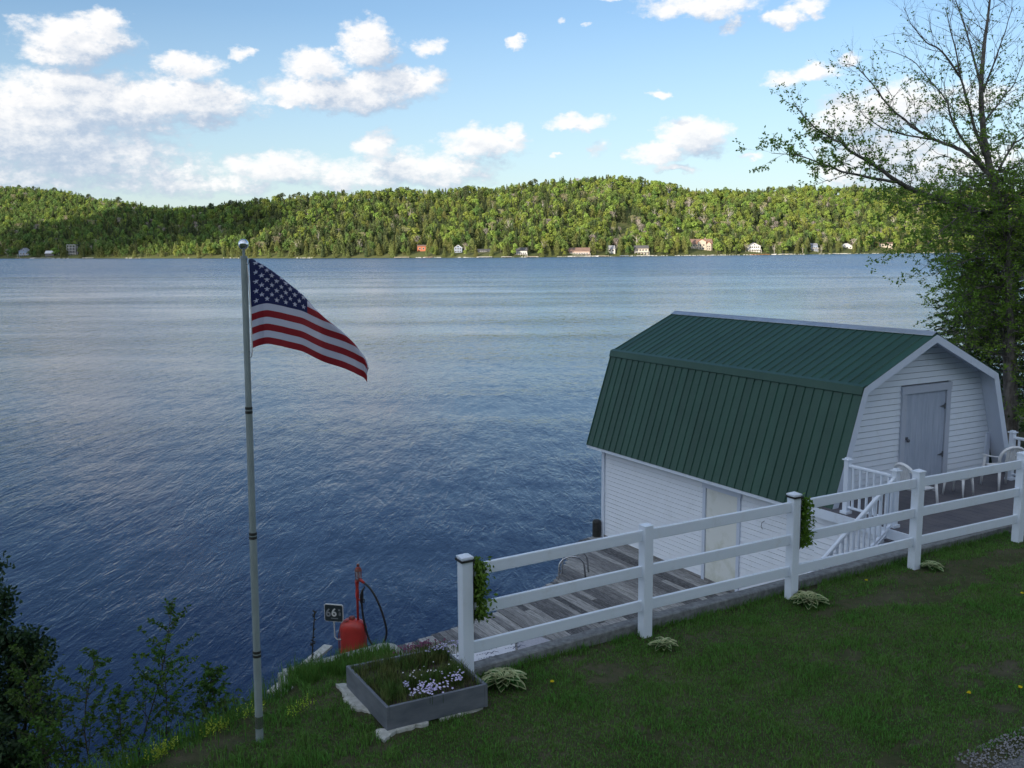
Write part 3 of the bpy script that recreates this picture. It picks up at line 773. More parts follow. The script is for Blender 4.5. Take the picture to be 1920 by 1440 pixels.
# roof panels: strips between raised ribs
NP = 34; pw = LB / NP
def strip(P0, P1, side):
    """P0 lower, P1 upper corner of the slope at a=0, as (b,z)"""
    mb = MB(); d = Vector((0, P1[0] - P0[0], P1[1] - P0[1])); nrm = Vector((0, -d.z, d.y)).normalized()
    if nrm.z < 0: nrm = -nrm
    prof = [(0, 0), (pw - 0.034, 0), (pw - 0.026, 0.020), (pw - 0.010, 0.020), (pw - 0.001, 0)]
    low = []; up = []
    for (a, h) in prof:
        low.append(AB(a, P0[0] + nrm.y * h, P0[1] + nrm.z * h)); up.append(AB(a, P1[0] + nrm.y * h, P1[1] + nrm.z * h))
    lowb = [AB(a, P0[0] - nrm.y * 0.012, P0[1] - nrm.z * 0.012) for a in (0, pw - 0.001)]; upb = [AB(a, P1[0] - nrm.y * 0.012, P1[1] - nrm.z * 0.012) for a in (0, pw - 0.001)]
    pts = low + up + lowb + upb
    f = [(i, i + 1, 5 + i + 1, 5 + i) for i in range(4)] + [(10, 11, 13, 12), (0, 1, 2, 3, 4, 11, 10), (5, 6, 7, 8, 9, 13, 12), (0, 10, 12, 5), (4, 11, 13, 9)]
    mb.poly(pts, f); return mb
slopes = [((0, ZE), (KB, ZK)), ((KB, ZK), (WB / 2, ZR)), ((WB, ZE), (WB - KB, ZK)), ((WB - KB, ZK), (WB / 2, ZR))]
for P0_, P1_ in slopes:
    me = strip(P0_, P1_, 1).mesh('roof_panel', 'roof', bh.location, recalc=True)
    for i in range(NP):
        o = link('roof_panel', me, bh, bu * (pw * i))
# knee flashing, ridge cap, drip edges
for sgn, bk in ((1, KB), (-1, WB - KB)):
    mb = MB(); d1 = Vector((0, -sgn * 0.045, -0.135)); d2 = Vector((0, sgn * 0.055, 0.024))
    c = (bk, ZK); o1 = 0.026
    pr = [(bk + d1.y - sgn * 0.03, ZK + d1.z + 0.012), (bk - sgn * 0.030, ZK + 0.022), (bk + d2.y, ZK + d2.z + 0.030)]
    pts = [AB(-0.01, b_, z_) for b_, z_ in pr] + [AB(LB + 0.01, b_, z_) for b_, z_ in pr] + [AB(-0.01, b_ + sgn * 0.004, z_ - 0.01) for b_, z_ in pr] + [AB(LB + 0.01, b_ + sgn * 0.004, z_ - 0.01) for b_, z_ in pr]
    mb.poly(pts, [(0, 1, 4, 3), (1, 2, 5, 4), (6, 7, 10, 9), (7, 8, 11, 10), (0, 3, 9, 6), (2, 5, 11, 8), (0, 1, 7, 6), (1, 2, 8, 7), (3, 4, 10, 9), (4, 5, 11, 10)])
    part('knee_flashing', mb, 'roof', bh)
mb = MB(); cb = WB / 2
pr = [(cb - 0.12, ZR - 0.12 * 0.445 + 0.026), (cb - 0.02, ZR + 0.030), (cb, ZR + 0.048), (cb + 0.02, ZR + 0.030), (cb + 0.12, ZR - 0.12 * 0.445 + 0.026)]
pts = [AB(0.02, b_, z_) for b_, z_ in pr] + [AB(LB, b_, z_) for b_, z_ in pr] + [AB(0.02, b_, z_ - 0.008) for b_, z_ in pr] + [AB(LB, b_, z_ - 0.008) for b_, z_ in pr]
mb.poly(pts, [(i, i + 1, 6 + i, 5 + i) for i in range(4)] + [(10 + i, 11 + i, 16 + i, 15 + i) for i in range(4)] + [(0, 5, 15, 10), (4, 9, 19, 14)] + [(i, i + 1, 11 + i, 10 + i) for i in range(4)] + [(5 + i, 6 + i, 16 + i, 15 + i) for i in range(4)])
part('ridge_cap', mb, 'ridgecap', bh)
# rake boards and soffits at both gables
def rake(a0, a1, P0_, P1_, w, mat_, nm):
    d = Vector((0, P1_[0] - P0_[0], P1_[1] - P0_[1])).normalized(); nn = Vector((0, -d.z, d.y))
    if nn.z > 0: nn = -nn
    if abs(nn.z) < 0.5 and False: pass
    inward = nn
    p = []
    for a in (a0, a1):
        for (q, off) in ((P0_, 0.014), (P1_, 0.014), (P1_, w), (P0_, w)):
            e = 0.0
            p.append(AB(a, q[0] + inward.y * off + d.y * e, q[1] + inward.z * off + d.z * e))
    mb = MB(); mb.hexa(p); part(nm, mb, mat_, bh)
K0 = (0.01, ZE + 0.02); 
def ip(c, w):     # interior offset points of the rake polygon by w
    pr = [(0, ZE), (KB, ZK), (WB / 2, ZR), (WB - KB, ZK), (WB, ZE)]
    segs = []
    for p, q in zip(pr[:-1], pr[1:]):
        d = Vector((q[0] - p[0], q[1] - p[1])).normalized(); nn = Vector((d.y, -d.x)); segs.append((Vector(p) + nn * w, d))
    res = [segs[0][0] - segs[0][1] * 0.02]
    for (p, d), (p2, d2) in zip(segs[:-1], segs[1:]):
        den = d.x * d2.y - d.y * d2.x; tt = ((p2.x - p.x) * d2.y - (p2.y - p.y) * d2.x) / den; res.append(p + d * tt)
    L = segs[-1]; res.append(Vector((WB, ZE)) + Vector((L[1].y, -L[1].x)) * w)
    return res
o_, i_ = ip(0, 0.014), ip(0, 0.155)
for a0, a1 in ((-0.005, 0.022), (LB - 0.022, LB + 0.004)):
    for k in range(4):
        mb = MB(); mb.hexa([AB(a0, o_[k][0], o_[k][1]), AB(a0, o_[k + 1][0], o_[k + 1][1]), AB(a0, i_[k + 1][0], i_[k + 1][1]), AB(a0, i_[k][0], i_[k][1]),
                            AB(a1, o_[k][0], o_[k][1]), AB(a1, o_[k + 1][0], o_[k + 1][1]), AB(a1, i_[k + 1][0], i_[k + 1][1]), AB(a1, i_[k][0], i_[k][1])])
        part('rake_board', mb, 'wtrim', bh)
o2, i2 = ip(0, 0.016), ip(0, 0.04)
for a0, a1 in ((0.024, AG + 0.02), (AF, LB - 0.024)):
    for k in range(4):
        mb = MB(); mb.hexa([AB(a0, o2[k][0], o2[k][1]), AB(a0, o2[k + 1][0], o2[k + 1][1]), AB(a0, i2[k + 1][0], i2[k + 1][1]), AB(a0, i2[k][0], i2[k][1]),
                            AB(a1, o2[k][0], o2[k][1]), AB(a1, o2[k + 1][0], o2[k + 1][1]), AB(a1, i2[k + 1][0], i2[k + 1][1]), AB(a1, i2[k][0], i2[k][1])])
        part('soffit', mb, 'wtrim', bh)
for bb in (0.02, WB - 0.02):     # eave fascia and boxed eave
    mb = MB(); mb.box(AB(LB / 2, bb + (0.01 if bb < 1 else -0.01), ZE - 0.035), (LB - 0.06, 0.03, 0.075), bu, bg); part('fascia', mb, 'vinyl', bh)
    c = (bb + (WI if bb < 1 else WB - WI)) / 2
    mb = MB(); mb.box(AB(LB / 2, c, ZE + 0.0), (LB - 0.09, abs((WI if bb < 1 else WB - WI) - bb) , 0.03), bu, bg); part('eave_soffit', mb, 'wtrim', bh)
mb = MB(); mb.tube([AB(1.95, WI - 0.03, 2.32), AB(1.95, WI - 0.10, 2.30), AB(1.95, WI - 0.12, 2.22), AB(1.95, WI - 0.08, 2.16)], 0.006, 5); part('hook', mb, 'hinge', bh)

# mooring posts behind the far corner
for i, (x, y, h, r, lb) in enumerate(((2.14, 23.85, 0.98, 0.11, 'left of two tarred mooring posts at the far corner of the boathouse'), (2.36, 23.95, 0.99, 0.10, 'right tarred mooring post touching the boathouse corner trim'))):
    mb = MB(); mb.lathe([(r, -1.0), (r, h - 0.06), (r * 0.85, h - 0.01), (r * 0.5, h + 0.01)], (x, y, 0), 14)
    single('mooring_post', mb, 'black', lb, 'post', 'tarred mooring posts')

# swimming ladder
ld = root('swim_ladder', (1.2, 20.7, 0.4), 'steel swim ladder with two bent handrails at the edge of the plank deck', 'ladder')
for oy, ox in ((0.0, 0.0), (0.44, 0.10)):
    mb = MB(); x0, y0 = 1.02 + ox, 20.55 + oy
    pts = [(x0 - 0.06, y0, -0.6), (x0 - 0.03, y0, 0.4)]
    for i in range(13):
        a = math.pi * (1 - i / 12); pts.append((x0 + 0.28 + 0.28 * math.cos(a), y0 + 0.06 * (i / 12), 0.86 + 0.22 * math.sin(a)))
    pts.append((x0 + 0.59, y0 + 0.08, 0.56))
    mb.tube(pts, 0.021, 8); part('handrail', mb, 'steel', ld, smooth=True)
for zz in (-0.3, 0.0, 0.3):
    mb = MB(); mb.bar((0.97, 20.55, zz), (1.06, 20.99, zz), 0.07, 0.03); part('rung', mb, 'steel', ld)

# ================================================================== UPPER DECK
up = root('upper_deck', AB(-1, 2.5, 2.9), 'grey painted upper deck in front of the gable door', 'deck')
ZU = 3.06
def s_to_a(b, soff):    # a where line b meets the wall offset
    p = O_ + bg * b - Vector((Pf.x, Pf.y, 0)); s0, t0 = p.dot(fn), p.dot(fd); ds, dt = bu.dot(fn), bu.dot(fd)
    a = -s0 / ds
    for _ in range(5): a = (wall_s(t0 + a * dt) + soff - s0) / ds
    return a
a_w0, a_w1 = s_to_a(-0.05, 0.02), s_to_a(5.2, 0.02)
mb = MB(); nbd = 38
for i in range(nbd):     # floor boards along u
    b0 = -0.05 + (7.4 + 0.05) * i / nbd; b1 = -0.05 + 7.45 * (i + 1) / nbd - 0.006
    aw0, aw1 = s_to_a(b0, 0.02), s_to_a(b1, 0.02); ah = AG - 0.03 if b0 < 5.3 else 2.0
    mbb = MB(); mbb.hexa([AB(aw0, b0, ZU - 0.04), AB(aw1, b1, ZU - 0.04), AB(ah, b1, ZU - 0.04), AB(ah, b0, ZU - 0.04), AB(aw0, b0, ZU), AB(aw1, b1, ZU), AB(ah, b1, ZU), AB(ah, b0, ZU)])
    part('floor_board', mbb, 'greydeck', up)
mb = MB(); mb.box(AB((0.38 + a_w0) / 2, -0.07, ZU - 0.10), (0.38 - a_w0, 0.035, 0.17), bu, bg); part('edge_trim', mb, 'vinyl', up)
z = 0.6
while z < ZU - 0.22:
    mb = MB(); mb.hexa([AB(a_w0 + 0.2, 0.06, z), AB(AG, 0.06, z), AB(AG, 0.1, z), AB(a_w0 + 0.2, 0.1, z), AB(a_w0 + 0.2, 0.070, z + 0.107), AB(AG, 0.070, z + 0.107), AB(AG, 0.1, z + 0.107), AB(a_w0 + 0.2, 0.1, z + 0.107)])
    part('skirt_board', mb, 'siding', up); z += 0.118
mb = MB()
for i in range(20):
    t_ = 7.5 + i * 0.25
    pass
mb = MB(); mb.box(AB((a_w0 + 0.2 + AG) / 2, 0.115, 1.75), (AG - a_w0 - 0.2, 0.03, 2.4), bu, bg); part('skirt_backing', mb, 'gap_shade', up)  # dark sheet painted as the shade between skirt boards
mb = MB()
q0, q1 = TS(7.35, wall_s(7.35) + 0.03, 3.20), TS(9.9, wall_s(9.9) + 0.03, 3.22)
mb.bar(q0, q1, 0.07, 0.05, bevel=0.01); part('edge_trim', mb, 'wtrim', up)
# concrete slab beside the fence on the right, level with the deck
mb = MB(); extr(mb, [TS(9.9, -0.25, 0), TS(16, -0.45, 0), TS(16, 0.75, 0), TS(9.9, 0.30, 0)], 2.9, 3.205); part('end_slab', mb, 'greydeck', up)

def rail_post(mb, p, h, w=0.10, base=True):
    mb.bar(p, p + Vector((0, 0, h)), w, w, up=bu, bevel=0.008)
    mb.bar(p + Vector((0, 0, h)), p + Vector((0, 0, h + 0.02)), w + 0.045, w + 0.045, up=bu); 
    mb.bar(p + Vector((0, 0, h + 0.02)), p + Vector((0, 0, h + 0.045)), w - 0.02, w - 0.02, up=bu)
    if base: mb.bar(p, p + Vector((0, 0, 0.05)), w + 0.05, w + 0.05, up=bu)
def railing(nm, lb, p0, p1, n, posts=(True, True), h=0.98, off0=0.05, off1=0.05):
    r = root(nm, p0, lb, 'railing', 'white railings of the upper deck')
    d = (p1 - p0).normalized(); a, b_ = p0 + d * off0, p1 - d * off1
    for zz, w_, h_, nn in ((h - 0.10, 0.06, 0.055, 'top_rail'), (0.12, 0.045, 0.045, 'bottom_rail')):
        mb = MB(); mb.bar(a + Vector((0, 0, zz)), b_ + Vector((0, 0, zz)), w_, h_, bevel=0.012); part(nn, mb, 'vinyl', r)
    for i in range(n):
        q = a + (b_ - a) * ((i + 0.6) / (n + 0.2)); mb = MB(); mb.bar(q + Vector((0, 0, 0.13)), q + Vector((0, 0, h - 0.12)), 0.034, 0.034, up=bu); part('baluster', mb, 'vinyl', r)
    for pz, ok in ((p0, posts[0]), (p1, posts[1])):
        if ok: mb = MB(); rail_post(mb, pz, h); part('post', mb, 'vinyl', r)
    return r
PA, PB = AB(-0.31, 0.05, ZU), AB(-1.33, 0.05, ZU)
railing('deck_railing', 'short white railing between the green roof and the stair top', PA, PB, 6)
railing('deck_railing', 'white railing at the right end of the deck by the dark trees', AB(-0.30, 4.95, ZU), AB(-2.5, 4.95, ZU), 13, (True, True))
# stairs going down along the retaining wall
st = root('deck_stairs', TS(5.0, 1.0, 0.56), 'steep flight of steps dropping from the upper deck to the plank deck', 'stairs')
nst = 13; run = 0.27; rise = (ZU - 0.56) / nst
tB = (PB - Vector((Pf.x, Pf.y, 0))).dot(fd); sB = (PB - Vector((Pf.x, Pf.y, 0))).dot(fn)
for i in range(nst - 1):
    zt = ZU - rise * (i + 1); t1 = tB + 0.10 - run * i
    mb = MB(); mb.hexa([TS(t1 - run - 0.02, wall_s(t1) + 0.03, zt - 0.04), TS(t1, wall_s(t1) + 0.03, zt - 0.04), TS(t1, sB + 0.02, zt - 0.04), TS(t1 - run - 0.02, sB + 0.02, zt - 0.04),
                        TS(t1 - run - 0.02, wall_s(t1) + 0.03, zt), TS(t1, wall_s(t1) + 0.03, zt), TS(t1, sB + 0.02, zt), TS(t1 - run - 0.02, sB + 0.02, zt)])
    part('tread', mb, 'greydeck', st)
slope = rise / run
pA = TS(tB, sB + 0.05, ZU - 0.16); pZ = TS(tB - run * (nst - 1), sB + 0.05, ZU - 0.16 - rise * (nst - 1))
mb = MB(); mb.bar(pA, pZ, 0.04, 0.22); part('stringer', mb, 'vinyl', st)
sr_ = root('stair_railing', TS(tB - 1.6, sB, 1.6), 'slanting white handrail with balusters following the steps down', 'railing', 'white railings of the upper deck')
h0 = Vector((0, 0, 0.88)); r0 = TS(tB, sB, ZU); r1 = TS(tB - run * (nst - 1.2), sB, ZU - rise * (nst - 1.2))
mb = MB(); mb.bar(r0 + h0, r1 + h0, 0.065, 0.075, bevel=0.016); part('handrail', mb, 'vinyl', sr_)
mb = MB(); mb.bar(r0 + Vector((0, 0, 0.10)), r1 + Vector((0, 0, 0.10)), 0.05, 0.045); part('bottom_rail', mb, 'vinyl', sr_)
nbal = 25
for i in range(nbal):
    q = r0 + (r1 - r0) * ((i + 0.7) / (nbal + 0.4)); mb = MB(); mb.bar(q + Vector((0, 0, 0.09)), q + Vector((0, 0, 0.86)), 0.034, 0.034, up=bu); part('baluster', mb, 'vinyl', sr_)
mb = MB(); rail_post(mb, r1 - Vector((0, 0, 0.12)), 1.05, base=False); part('post', mb, 'vinyl', sr_)

# resin chairs and low table
def make_chair(lb):
    r = root('resin_chair', (0, 0, 0), lb, 'chair', 'white resin garden chairs')
    # seat faces +y locally
    mb = MB(); n = 9
    for i in range(n):
        y = -0.20 + 0.42 * i / (n - 1); w = 0.20 + 0.035 * (i / (n - 1)); z = 0.42 + 0.02 * (i / (n - 1)) - 0.012 * math.sin(math.pi * i / (n - 1))
        mb.v += [(-w, y, z + 0.01), (-w * 0.5, y, z - 0.004), (0, y, z - 0.01), (w * 0.5, y, z - 0.004), (w, y, z + 0.01)]
    for i in range(n - 1):
        for k in range(4): a = i * 5 + k; mb.f.append((a, a + 1, a + 6, a + 5)); mb.mi.append(0)
    m0 = len(mb.v); mb.v += [(x, y, z - 0.018) for x, y, z in mb.v[:m0]]; mb.f += [tuple(m0 + k for k in reversed(f)) for f in mb.f[:]]; mb.mi += [0] * (len(mb.f) - len(mb.mi))
    mb.bar((-0.235, 0.225, 0.42), (0.235, 0.225, 0.42), 0.02, 0.06, bevel=0.006)
    part('seat', mb, 'plastic', r, world=False)
    for sx in (-1, 1):
        for (y0, y1, zt) in ((0.21, 0.27, 0.62), (-0.20, -0.27, 0.43)):
            mb = MB()
            top = Vector((sx * (0.25 if y0 > 0 else 0.21), y0, zt)); bot = Vector((sx * (0.275 if y0 > 0 else 0.25), y1, 0.0))
            mb.tube([bot, bot.lerp(top, 0.5), top], [0.020, 0.026, 0.030], 6)
            part('leg', mb, 'plastic', r, world=False, smooth=True)
        mb = MB(); mb.bar((sx * 0.27, 0.24, 0.635), (sx * 0.275, -0.02, 0.645), 0.055, 0.022, bevel=0.006); mb.bar((sx * 0.275, -0.02, 0.645), (sx * 0.235, -0.26, 0.68), 0.05, 0.022, bevel=0.006)
        part('arm', mb, 'plastic', r, world=False)
    mb = MB(); pts = []
    for i in range(17):
        a = math.pi * (i / 16); x = 0.255 * math.cos(a); z = 0.64 + 0.24 * math.sin(a) ** 0.8; y = -0.24 - 0.10 * (z - 0.5) / 0.4 + 0.03 * math.cos(a) ** 2
        pts.append((x, y, z))
    pts = [(0.20, -0.20, 0.44), (0.235, -0.22, 0.55)] + pts + [(-0.235, -0.22, 0.55), (-0.20, -0.20, 0.44)]
    mb.tube(pts, 0.031, 7)
    part('back_frame', mb, 'plastic', r, world=False, smooth=True)
    for x in (-0.14, -0.085, -0.028, 0.028, 0.085, 0.14):
        zt = 0.64 + 0.235 * math.sqrt(max(0, 1 - (x / 0.255) ** 2)); mb = MB()
        mb.bar((x * 0.8, -0.205, 0.43), (x, -0.24 - 0.1 * (zt - 0.5) / 0.4, zt), 0.036, 0.014, up=(0, 1, 0)); part('back_slat', mb, 'plastic', r, world=False)
    return r
c1 = make_chair('white resin chair by the right end of the gable, its back to the fence')
c1.location = AB(-0.62, 4.18, ZU); c1.rotation_euler = (0, 0, R_(8))
c2 = copy_tree(c1, AB(-0.82, 1.28, ZU), R_(-72), 'white resin chair close to the stair railing, facing right')
tb = root('side_table', AB(-0.52, 2.95, ZU), 'low white resin table between the two chairs', 'table', rz=R_(38))
mb = MB(); extr(mb, [(0.22 * math.copysign(abs(math.cos(a)) ** 0.35, math.cos(a)), 0.22 * math.copysign(abs(math.sin(a)) ** 0.35, math.sin(a))) for a in [i * math.pi / 12 + 0.13 for i in range(24)]], 0.37, 0.40); mb.box((0, 0, 0.35), (0.34, 0.34, 0.04)); part('table_top', mb, 'plastic', tb, world=False)
for sx in (-1, 1):
    for sy in (-1, 1):
        mb = MB(); mb.tube([(sx * 0.20, sy * 0.20, 0), (sx * 0.185, sy * 0.185, 0.2), (sx * 0.165, sy * 0.165, 0.36)], [0.018, 0.024, 0.032], 6); part('leg', mb, 'plastic', tb, world=False, smooth=True)

# ================================================================== FENCE
fe = root('ranch_fence', TS(2.4, -0.1, 3.1), 'white three-rail vinyl fence along the edge of the lawn', 'fence')
FP = [(-0.52, 10.09), (1.61, 11.28), (3.74, 12.46), (5.88, 13.65), (8.01, 14.83), (10.14, 16.02), (12.27, 17.20), (14.4, 18.38)]
FZ = [3.10, 3.14, 3.16, 3.18, 3.18, 3.18, 3.2, 3.2]; FH = 1.40
random.seed(4)
for i, ((x, y), z) in enumerate(zip(FP, FZ)):
    mb = MB(); h = FH - (0.03 if i == 1 else 0.0)
    lean = Vector((random.uniform(-0.008, 0.008), random.uniform(-0.008, 0.008), 0)) * (1 if i else 0)
    b0, t0 = Vector((x, y, z - 0.3)), Vector((x, y, z + h)) + lean
    mb.bar(b0, t0, 0.13, 0.13, up=fd, bevel=0.006); pp = part('post', mb, 'vinyl', fe)
    if i != 1:
        mb = MB(); c = t0; e = 0.072
        q = [c + fd * sx * e + fn * sy * e for sx, sy in ((-1, -1), (1, -1), (1, 1), (-1, 1))]
        mb.hexa(q + [p + Vector((0, 0, 0.018)) for p in q])
        q2 = [p + Vector((0, 0, 0.019)) for p in q]; ap = c + Vector((0, 0, 0.05)); mb.poly(q2 + [ap], [(0, 1, 4), (1, 2, 4), (2, 3, 4), (3, 0, 4)])
        part('cap', mb, 'vinyl', fe)
for i in range(len(FP) - 1):
    a, b_ = Vector((*FP[i], FZ[i])), Vector((*FP[i + 1], FZ[i + 1]))
    for hz in (1.245, 0.80, 0.365):
        mb = MB(); sag = Vector((0, 0, -0.004))
        mb.bar(a + fd * 0.066 + Vector((0, 0, hz)), b_ - fd * 0.066 + Vector((0, 0, hz)), 0.04, 0.138, bevel=0.007); part('rail', mb, 'vinyl', fe)

def garland(p, lb):
    r = root('hanging_garland', p + Vector((0, 0, -1.0)), lb, 'garland', 'leafy garlands strapped to the fence posts')
    mb = MB(); mb.box(p + fd * 0.072 + Vector((0, 0, -0.36)), (0.012, 0.11, 0.72), fd, fn)
    e = 0.079
    for sx, sy, a_, b2 in ((0, -1, 2 * e, 0.012), (0, 1, 2 * e, 0.012), (-1, 0, 0.012, 2 * e)): mb.box(p + fd * sx * e + fn * sy * e + Vector((0, 0, 0.0)), (a_, b2, 0.022), fd, fn)
    part('strap', mb, 'black', r)
    mb = MB()
    for i in range(1300):
        zz = -0.02 - 0.66 * random.random(); rr = 0.10 * (0.7 + 0.5 * random.random())
        c = p + fd * (0.10 + abs(random.gauss(0, 0.06))) + fn * random.gauss(0, 0.07) + Vector((0, 0, zz))
        d = Vector((random.gauss(0.4, 0.6), random.gauss(0, 0.7), random.gauss(-0.3, 0.6))).normalized() * random.uniform(0.04, 0.075)
        mb.blade(c, d, random.uniform(0.022, 0.04))
    part('foliage', mb, 'lf_garland', r, kind=None)
    return r
garland(Vector((-0.52, 10.09, 3.10 + FH - 0.02)), 'leafy green garland on the end post above the flower box')
garland(Vector((3.74, 12.46, 3.16 + FH - 0.02)), 'leafy green garland on the third post in front of the green roof')

# ================================================================== FLOWER BOX
PC = [Vector((-1.81, 9.90, 0)), Vector((-1.25, 8.93, 0)), Vector((-0.27, 9.44, 0)), Vector((-0.80, 10.40, 0))]   # left, front, right, back
fb_ = root('flower_box', (-1.03, 9.66, 3.1), 'square raised flower box of grey boards with grass and flowers', 'planter')
PZ0, PZ1 = 3.10, 3.345
cen = sum(PC, Vector()) / 4
for i in range(4):
    a, b_ = PC[i], PC[(i + 1) % 4]; d = (b_ - a).normalized(); q = Vector((-d.y, d.x, 0)); q = q if q.dot(cen - a) > 0 else -q
    mb = MB(); a2 = a + q * 0.0175 + d * (0.036 if i % 2 else 0.0); b2 = b_ + q * 0.0175 - d * (0.036 if i % 2 else 0.0)
    mb.bar(a2 + Vector((0, 0, (PZ0 + PZ1) / 2 + 0.015)), b2 + Vector((0, 0, (PZ0 + PZ1) / 2 + 0.015)), 0.034, PZ1 - PZ0 + 0.0, bevel=0.004)
    part('side_board', mb, 'planter', fb_)
mb = MB(); ins = [cen + (p - cen) * 0.965 for p in PC]
gn = 14
for i in range(gn + 1):
    for j in range(gn + 1):
        x, y = i / gn, j / gn; p = ins[0] * (1 - x) * (1 - y) + ins[1] * x * (1 - y) + ins[2] * x * y + ins[3] * (1 - x) * y
        mb.v.append((p.x, p.y, PZ1 - 0.05 + 0.035 * noise.noise(Vector((p.x * 5, p.y * 5, 0)))))
for i in range(gn):
    for j in range(gn): a = i * (gn + 1) + j; mb.f.append((a, a + gn + 1, a + gn + 2, a + 1)); mb.mi.append(0)
part('soil', mb, 'soil', fb_, kind=None)
def inbox(x, y): return ins[0] * (1 - x) * (1 - y) + ins[1] * x * (1 - y) + ins[2] * x * y + ins[3] * (1 - x) * y

def grassmesh(name, P, Hh, Wd, mats, lean=0.35, seg=2, mi=None, seed=1):
    """P (n,3) roots, heights, widths -> blades with a bend"""
    r = np.random.default_rng(seed); n = len(P)
    az = r.uniform(0, 2 * np.pi, n); le = np.abs(r.normal(0, lean, n)); ya = r.uniform(0, np.pi, n)
    dx, dy = np.cos(az) * le, np.sin(az) * le; wx, wy = np.cos(ya) * Wd / 2, np.sin(ya) * Wd / 2
    z0 = np.zeros(n)
    def at(k, kk, ww, sgn): return np.stack([P[:, 0] + dx * Hh * kk + sgn * wx * ww, P[:, 1] + dy * Hh * kk + sgn * wy * ww, P[:, 2] + Hh * k], 1)
    V = np.stack([at(z0, 0, 1, -1), at(z0, 0, 1, 1), at(0.55, 0.3, .8, -1), at(0.55, 0.3, .8, 1), at(1.0 - 0.25 * np.minimum(le, 1), 1.0, 0, 0)], 1).reshape(-1, 3)
    b = (np.arange(n) * 5)[:, None]
    F = np.concatenate([b + [0, 1, 3], b + [0, 3, 2], b + [2, 3, 4]], 1).reshape(-1, 3)
    return npmesh(name, V, F, mats, None if mi is None else np.repeat(mi, 3))
# grass in the box
random.seed(31)
pts = []; hs = []
while len(pts) < 3600:
    x, y = random.random(), random.random()
    g = noise.noise(Vector((x * 4, y * 4, 5))) + 0.5 * noise.noise(Vector((x * 11, y * 11, 9)))
    if g < -0.05 + 0.5 * random.random() * (1 if (x > 0.15) else 1.5) - 0.25: continue
    if x > 0.8 and y > 0.55 and random.random() < 0.75: continue
    p = inbox(x, y); pts.append((p.x, p.y, PZ1 - 0.05)); hs.append(random.uniform(0.05, 0.17) * (1.0 + 0.6 * max(0, g)))
me = grassmesh('box_grass', np.array(pts), np.array(hs), np.full(len(pts), 0.007), ['boxgrass'], 0.35, seed=3)
o = link('box_grass', me); o['kind'] = 'stuff'
def flower_clump(nm, lb, cat, c, spread, n, mat_, r, h, petals=5, leaf='lf_sap'):
    rt = root(nm, c, lb, cat)
    mb = MB(); st_ = MB()
    for i in range(n):
        p = c + Vector((random.gauss(0, spread[0]), 0, 0)) * 1
        p = c + fd * random.gauss(0, spread[0]) + fn * random.gauss(0, spread[1]); hh = h * random.uniform(0.7, 1.15)
        top = Vector((p.x, p.y, c.z + hh)); st_.tube([(p.x, p.y, c.z), tuple(top)], 0.0022, 3, caps=False)
        tl_ = Vector((random.gauss(0, 0.25), random.gauss(0, 0.25) - 0.25, 1)).normalized(); e1 = tl_.cross(Vector((1, 0, 0.1))).normalized(); e2 = tl_.cross(e1)
        a0 = random.uniform(0, 1)
        for k in range(petals):
            a = a0 + 2 * math.pi * k / petals; d = e1 * math.cos(a) + e2 * math.sin(a); q = e1 * -math.sin(a) + e2 * math.cos(a)
            mb.poly([top, top + d * r * 0.6 + q * r * 0.38, top + d * r + tl_ * r * 0.1, top + d * r * 0.6 - q * r * 0.38], [(0, 1, 2, 3)])
    o1 = part('blossoms', mb, mat_, rt); o2 = part('stems', st_, leaf, rt)
    return rt
random.seed(8)
zb = PZ1 - 0.04
flower_clump('phlox', 'dense clump of lilac white flowers near the front of the flower box', 'flowers', Vector((-0.86, 9.30, zb)), (0.09, 0.07), 95, 'phlox', 0.014, 0.10)
flower_clump('phlox', 'smaller lilac flower tuft right of the dense clump in the flower box', 'flowers', Vector((-0.62, 9.52, zb)), (0.05, 0.06), 38, 'phlox', 0.013, 0.12)
flower_clump('phlox', 'short spike of lilac flowers left of the dense clump in the flower box', 'flowers', Vector((-1.10, 9.34, zb)), (0.02, 0.03), 16, 'phlox', 0.013, 0.11)
flower_clump('candytuft', 'scattered small white flowers in the middle of the flower box', 'flowers', Vector((-0.90, 9.60, zb)), (0.16, 0.08), 22, 'daisy', 0.010, 0.13)
flower_clump('candytuft', 'row of pale flowers behind the flower box by the end fence post', 'flowers', Vector((-0.78, 10.25, zb + 0.02)), (0.13, 0.05), 60, 'phlox', 0.013, 0.12)
flower_clump('creeping_phlox', 'magenta flower mat spilling over the back edge of the flower box', 'flowers', Vector((-1.08, 10.48, 3.24)), (0.13, 0.045), 170, 'pink', 0.014, 0.10)
# moss and broken stone edging round the box
def slab(lb, outline, z0, z1, seed):
    random.seed(seed); pts = []
    for (t0, s0), (t1, s1) in zip(outline, outline[1:] + outline[:1]):
        n = max(2, int(math.hypot(t1 - t0, s1 - s0) / 0.035))
        for i in range(n): pts.append((t0 + (t1 - t0) * i / n + random.gauss(0, 0.008), s0 + (s1 - s0) * i / n + random.gauss(0, 0.008)))
    mb = MB(); n = len(pts); c = np.array(pts).mean(0)
    A = [TS(a, b_, z0) for a, b_ in pts]; B = [TS(a, b_, z1 - 0.008) for a, b_ in pts]; Cc = [TS(c[0] + (a - c[0]) * 0.94 + (0.0), c[1] + (b_ - c[1]) * 0.94, z1 + random.uniform(-0.005, 0.004)) for a, b_ in pts]
    mb.poly(A + B + Cc, [tuple(range(2 * n, 3 * n))] + [(i, (i + 1) % n, n + (i + 1) % n, n + i) for i in range(n)] + [(n + i, n + (i + 1) % n, 2 * n + (i + 1) % n, 2 * n + i) for i in range(n)])
    single('edging_stone', mb, 'stone', lb, 'stone', 'whitewashed edging stones around the flower box', recalc=True)
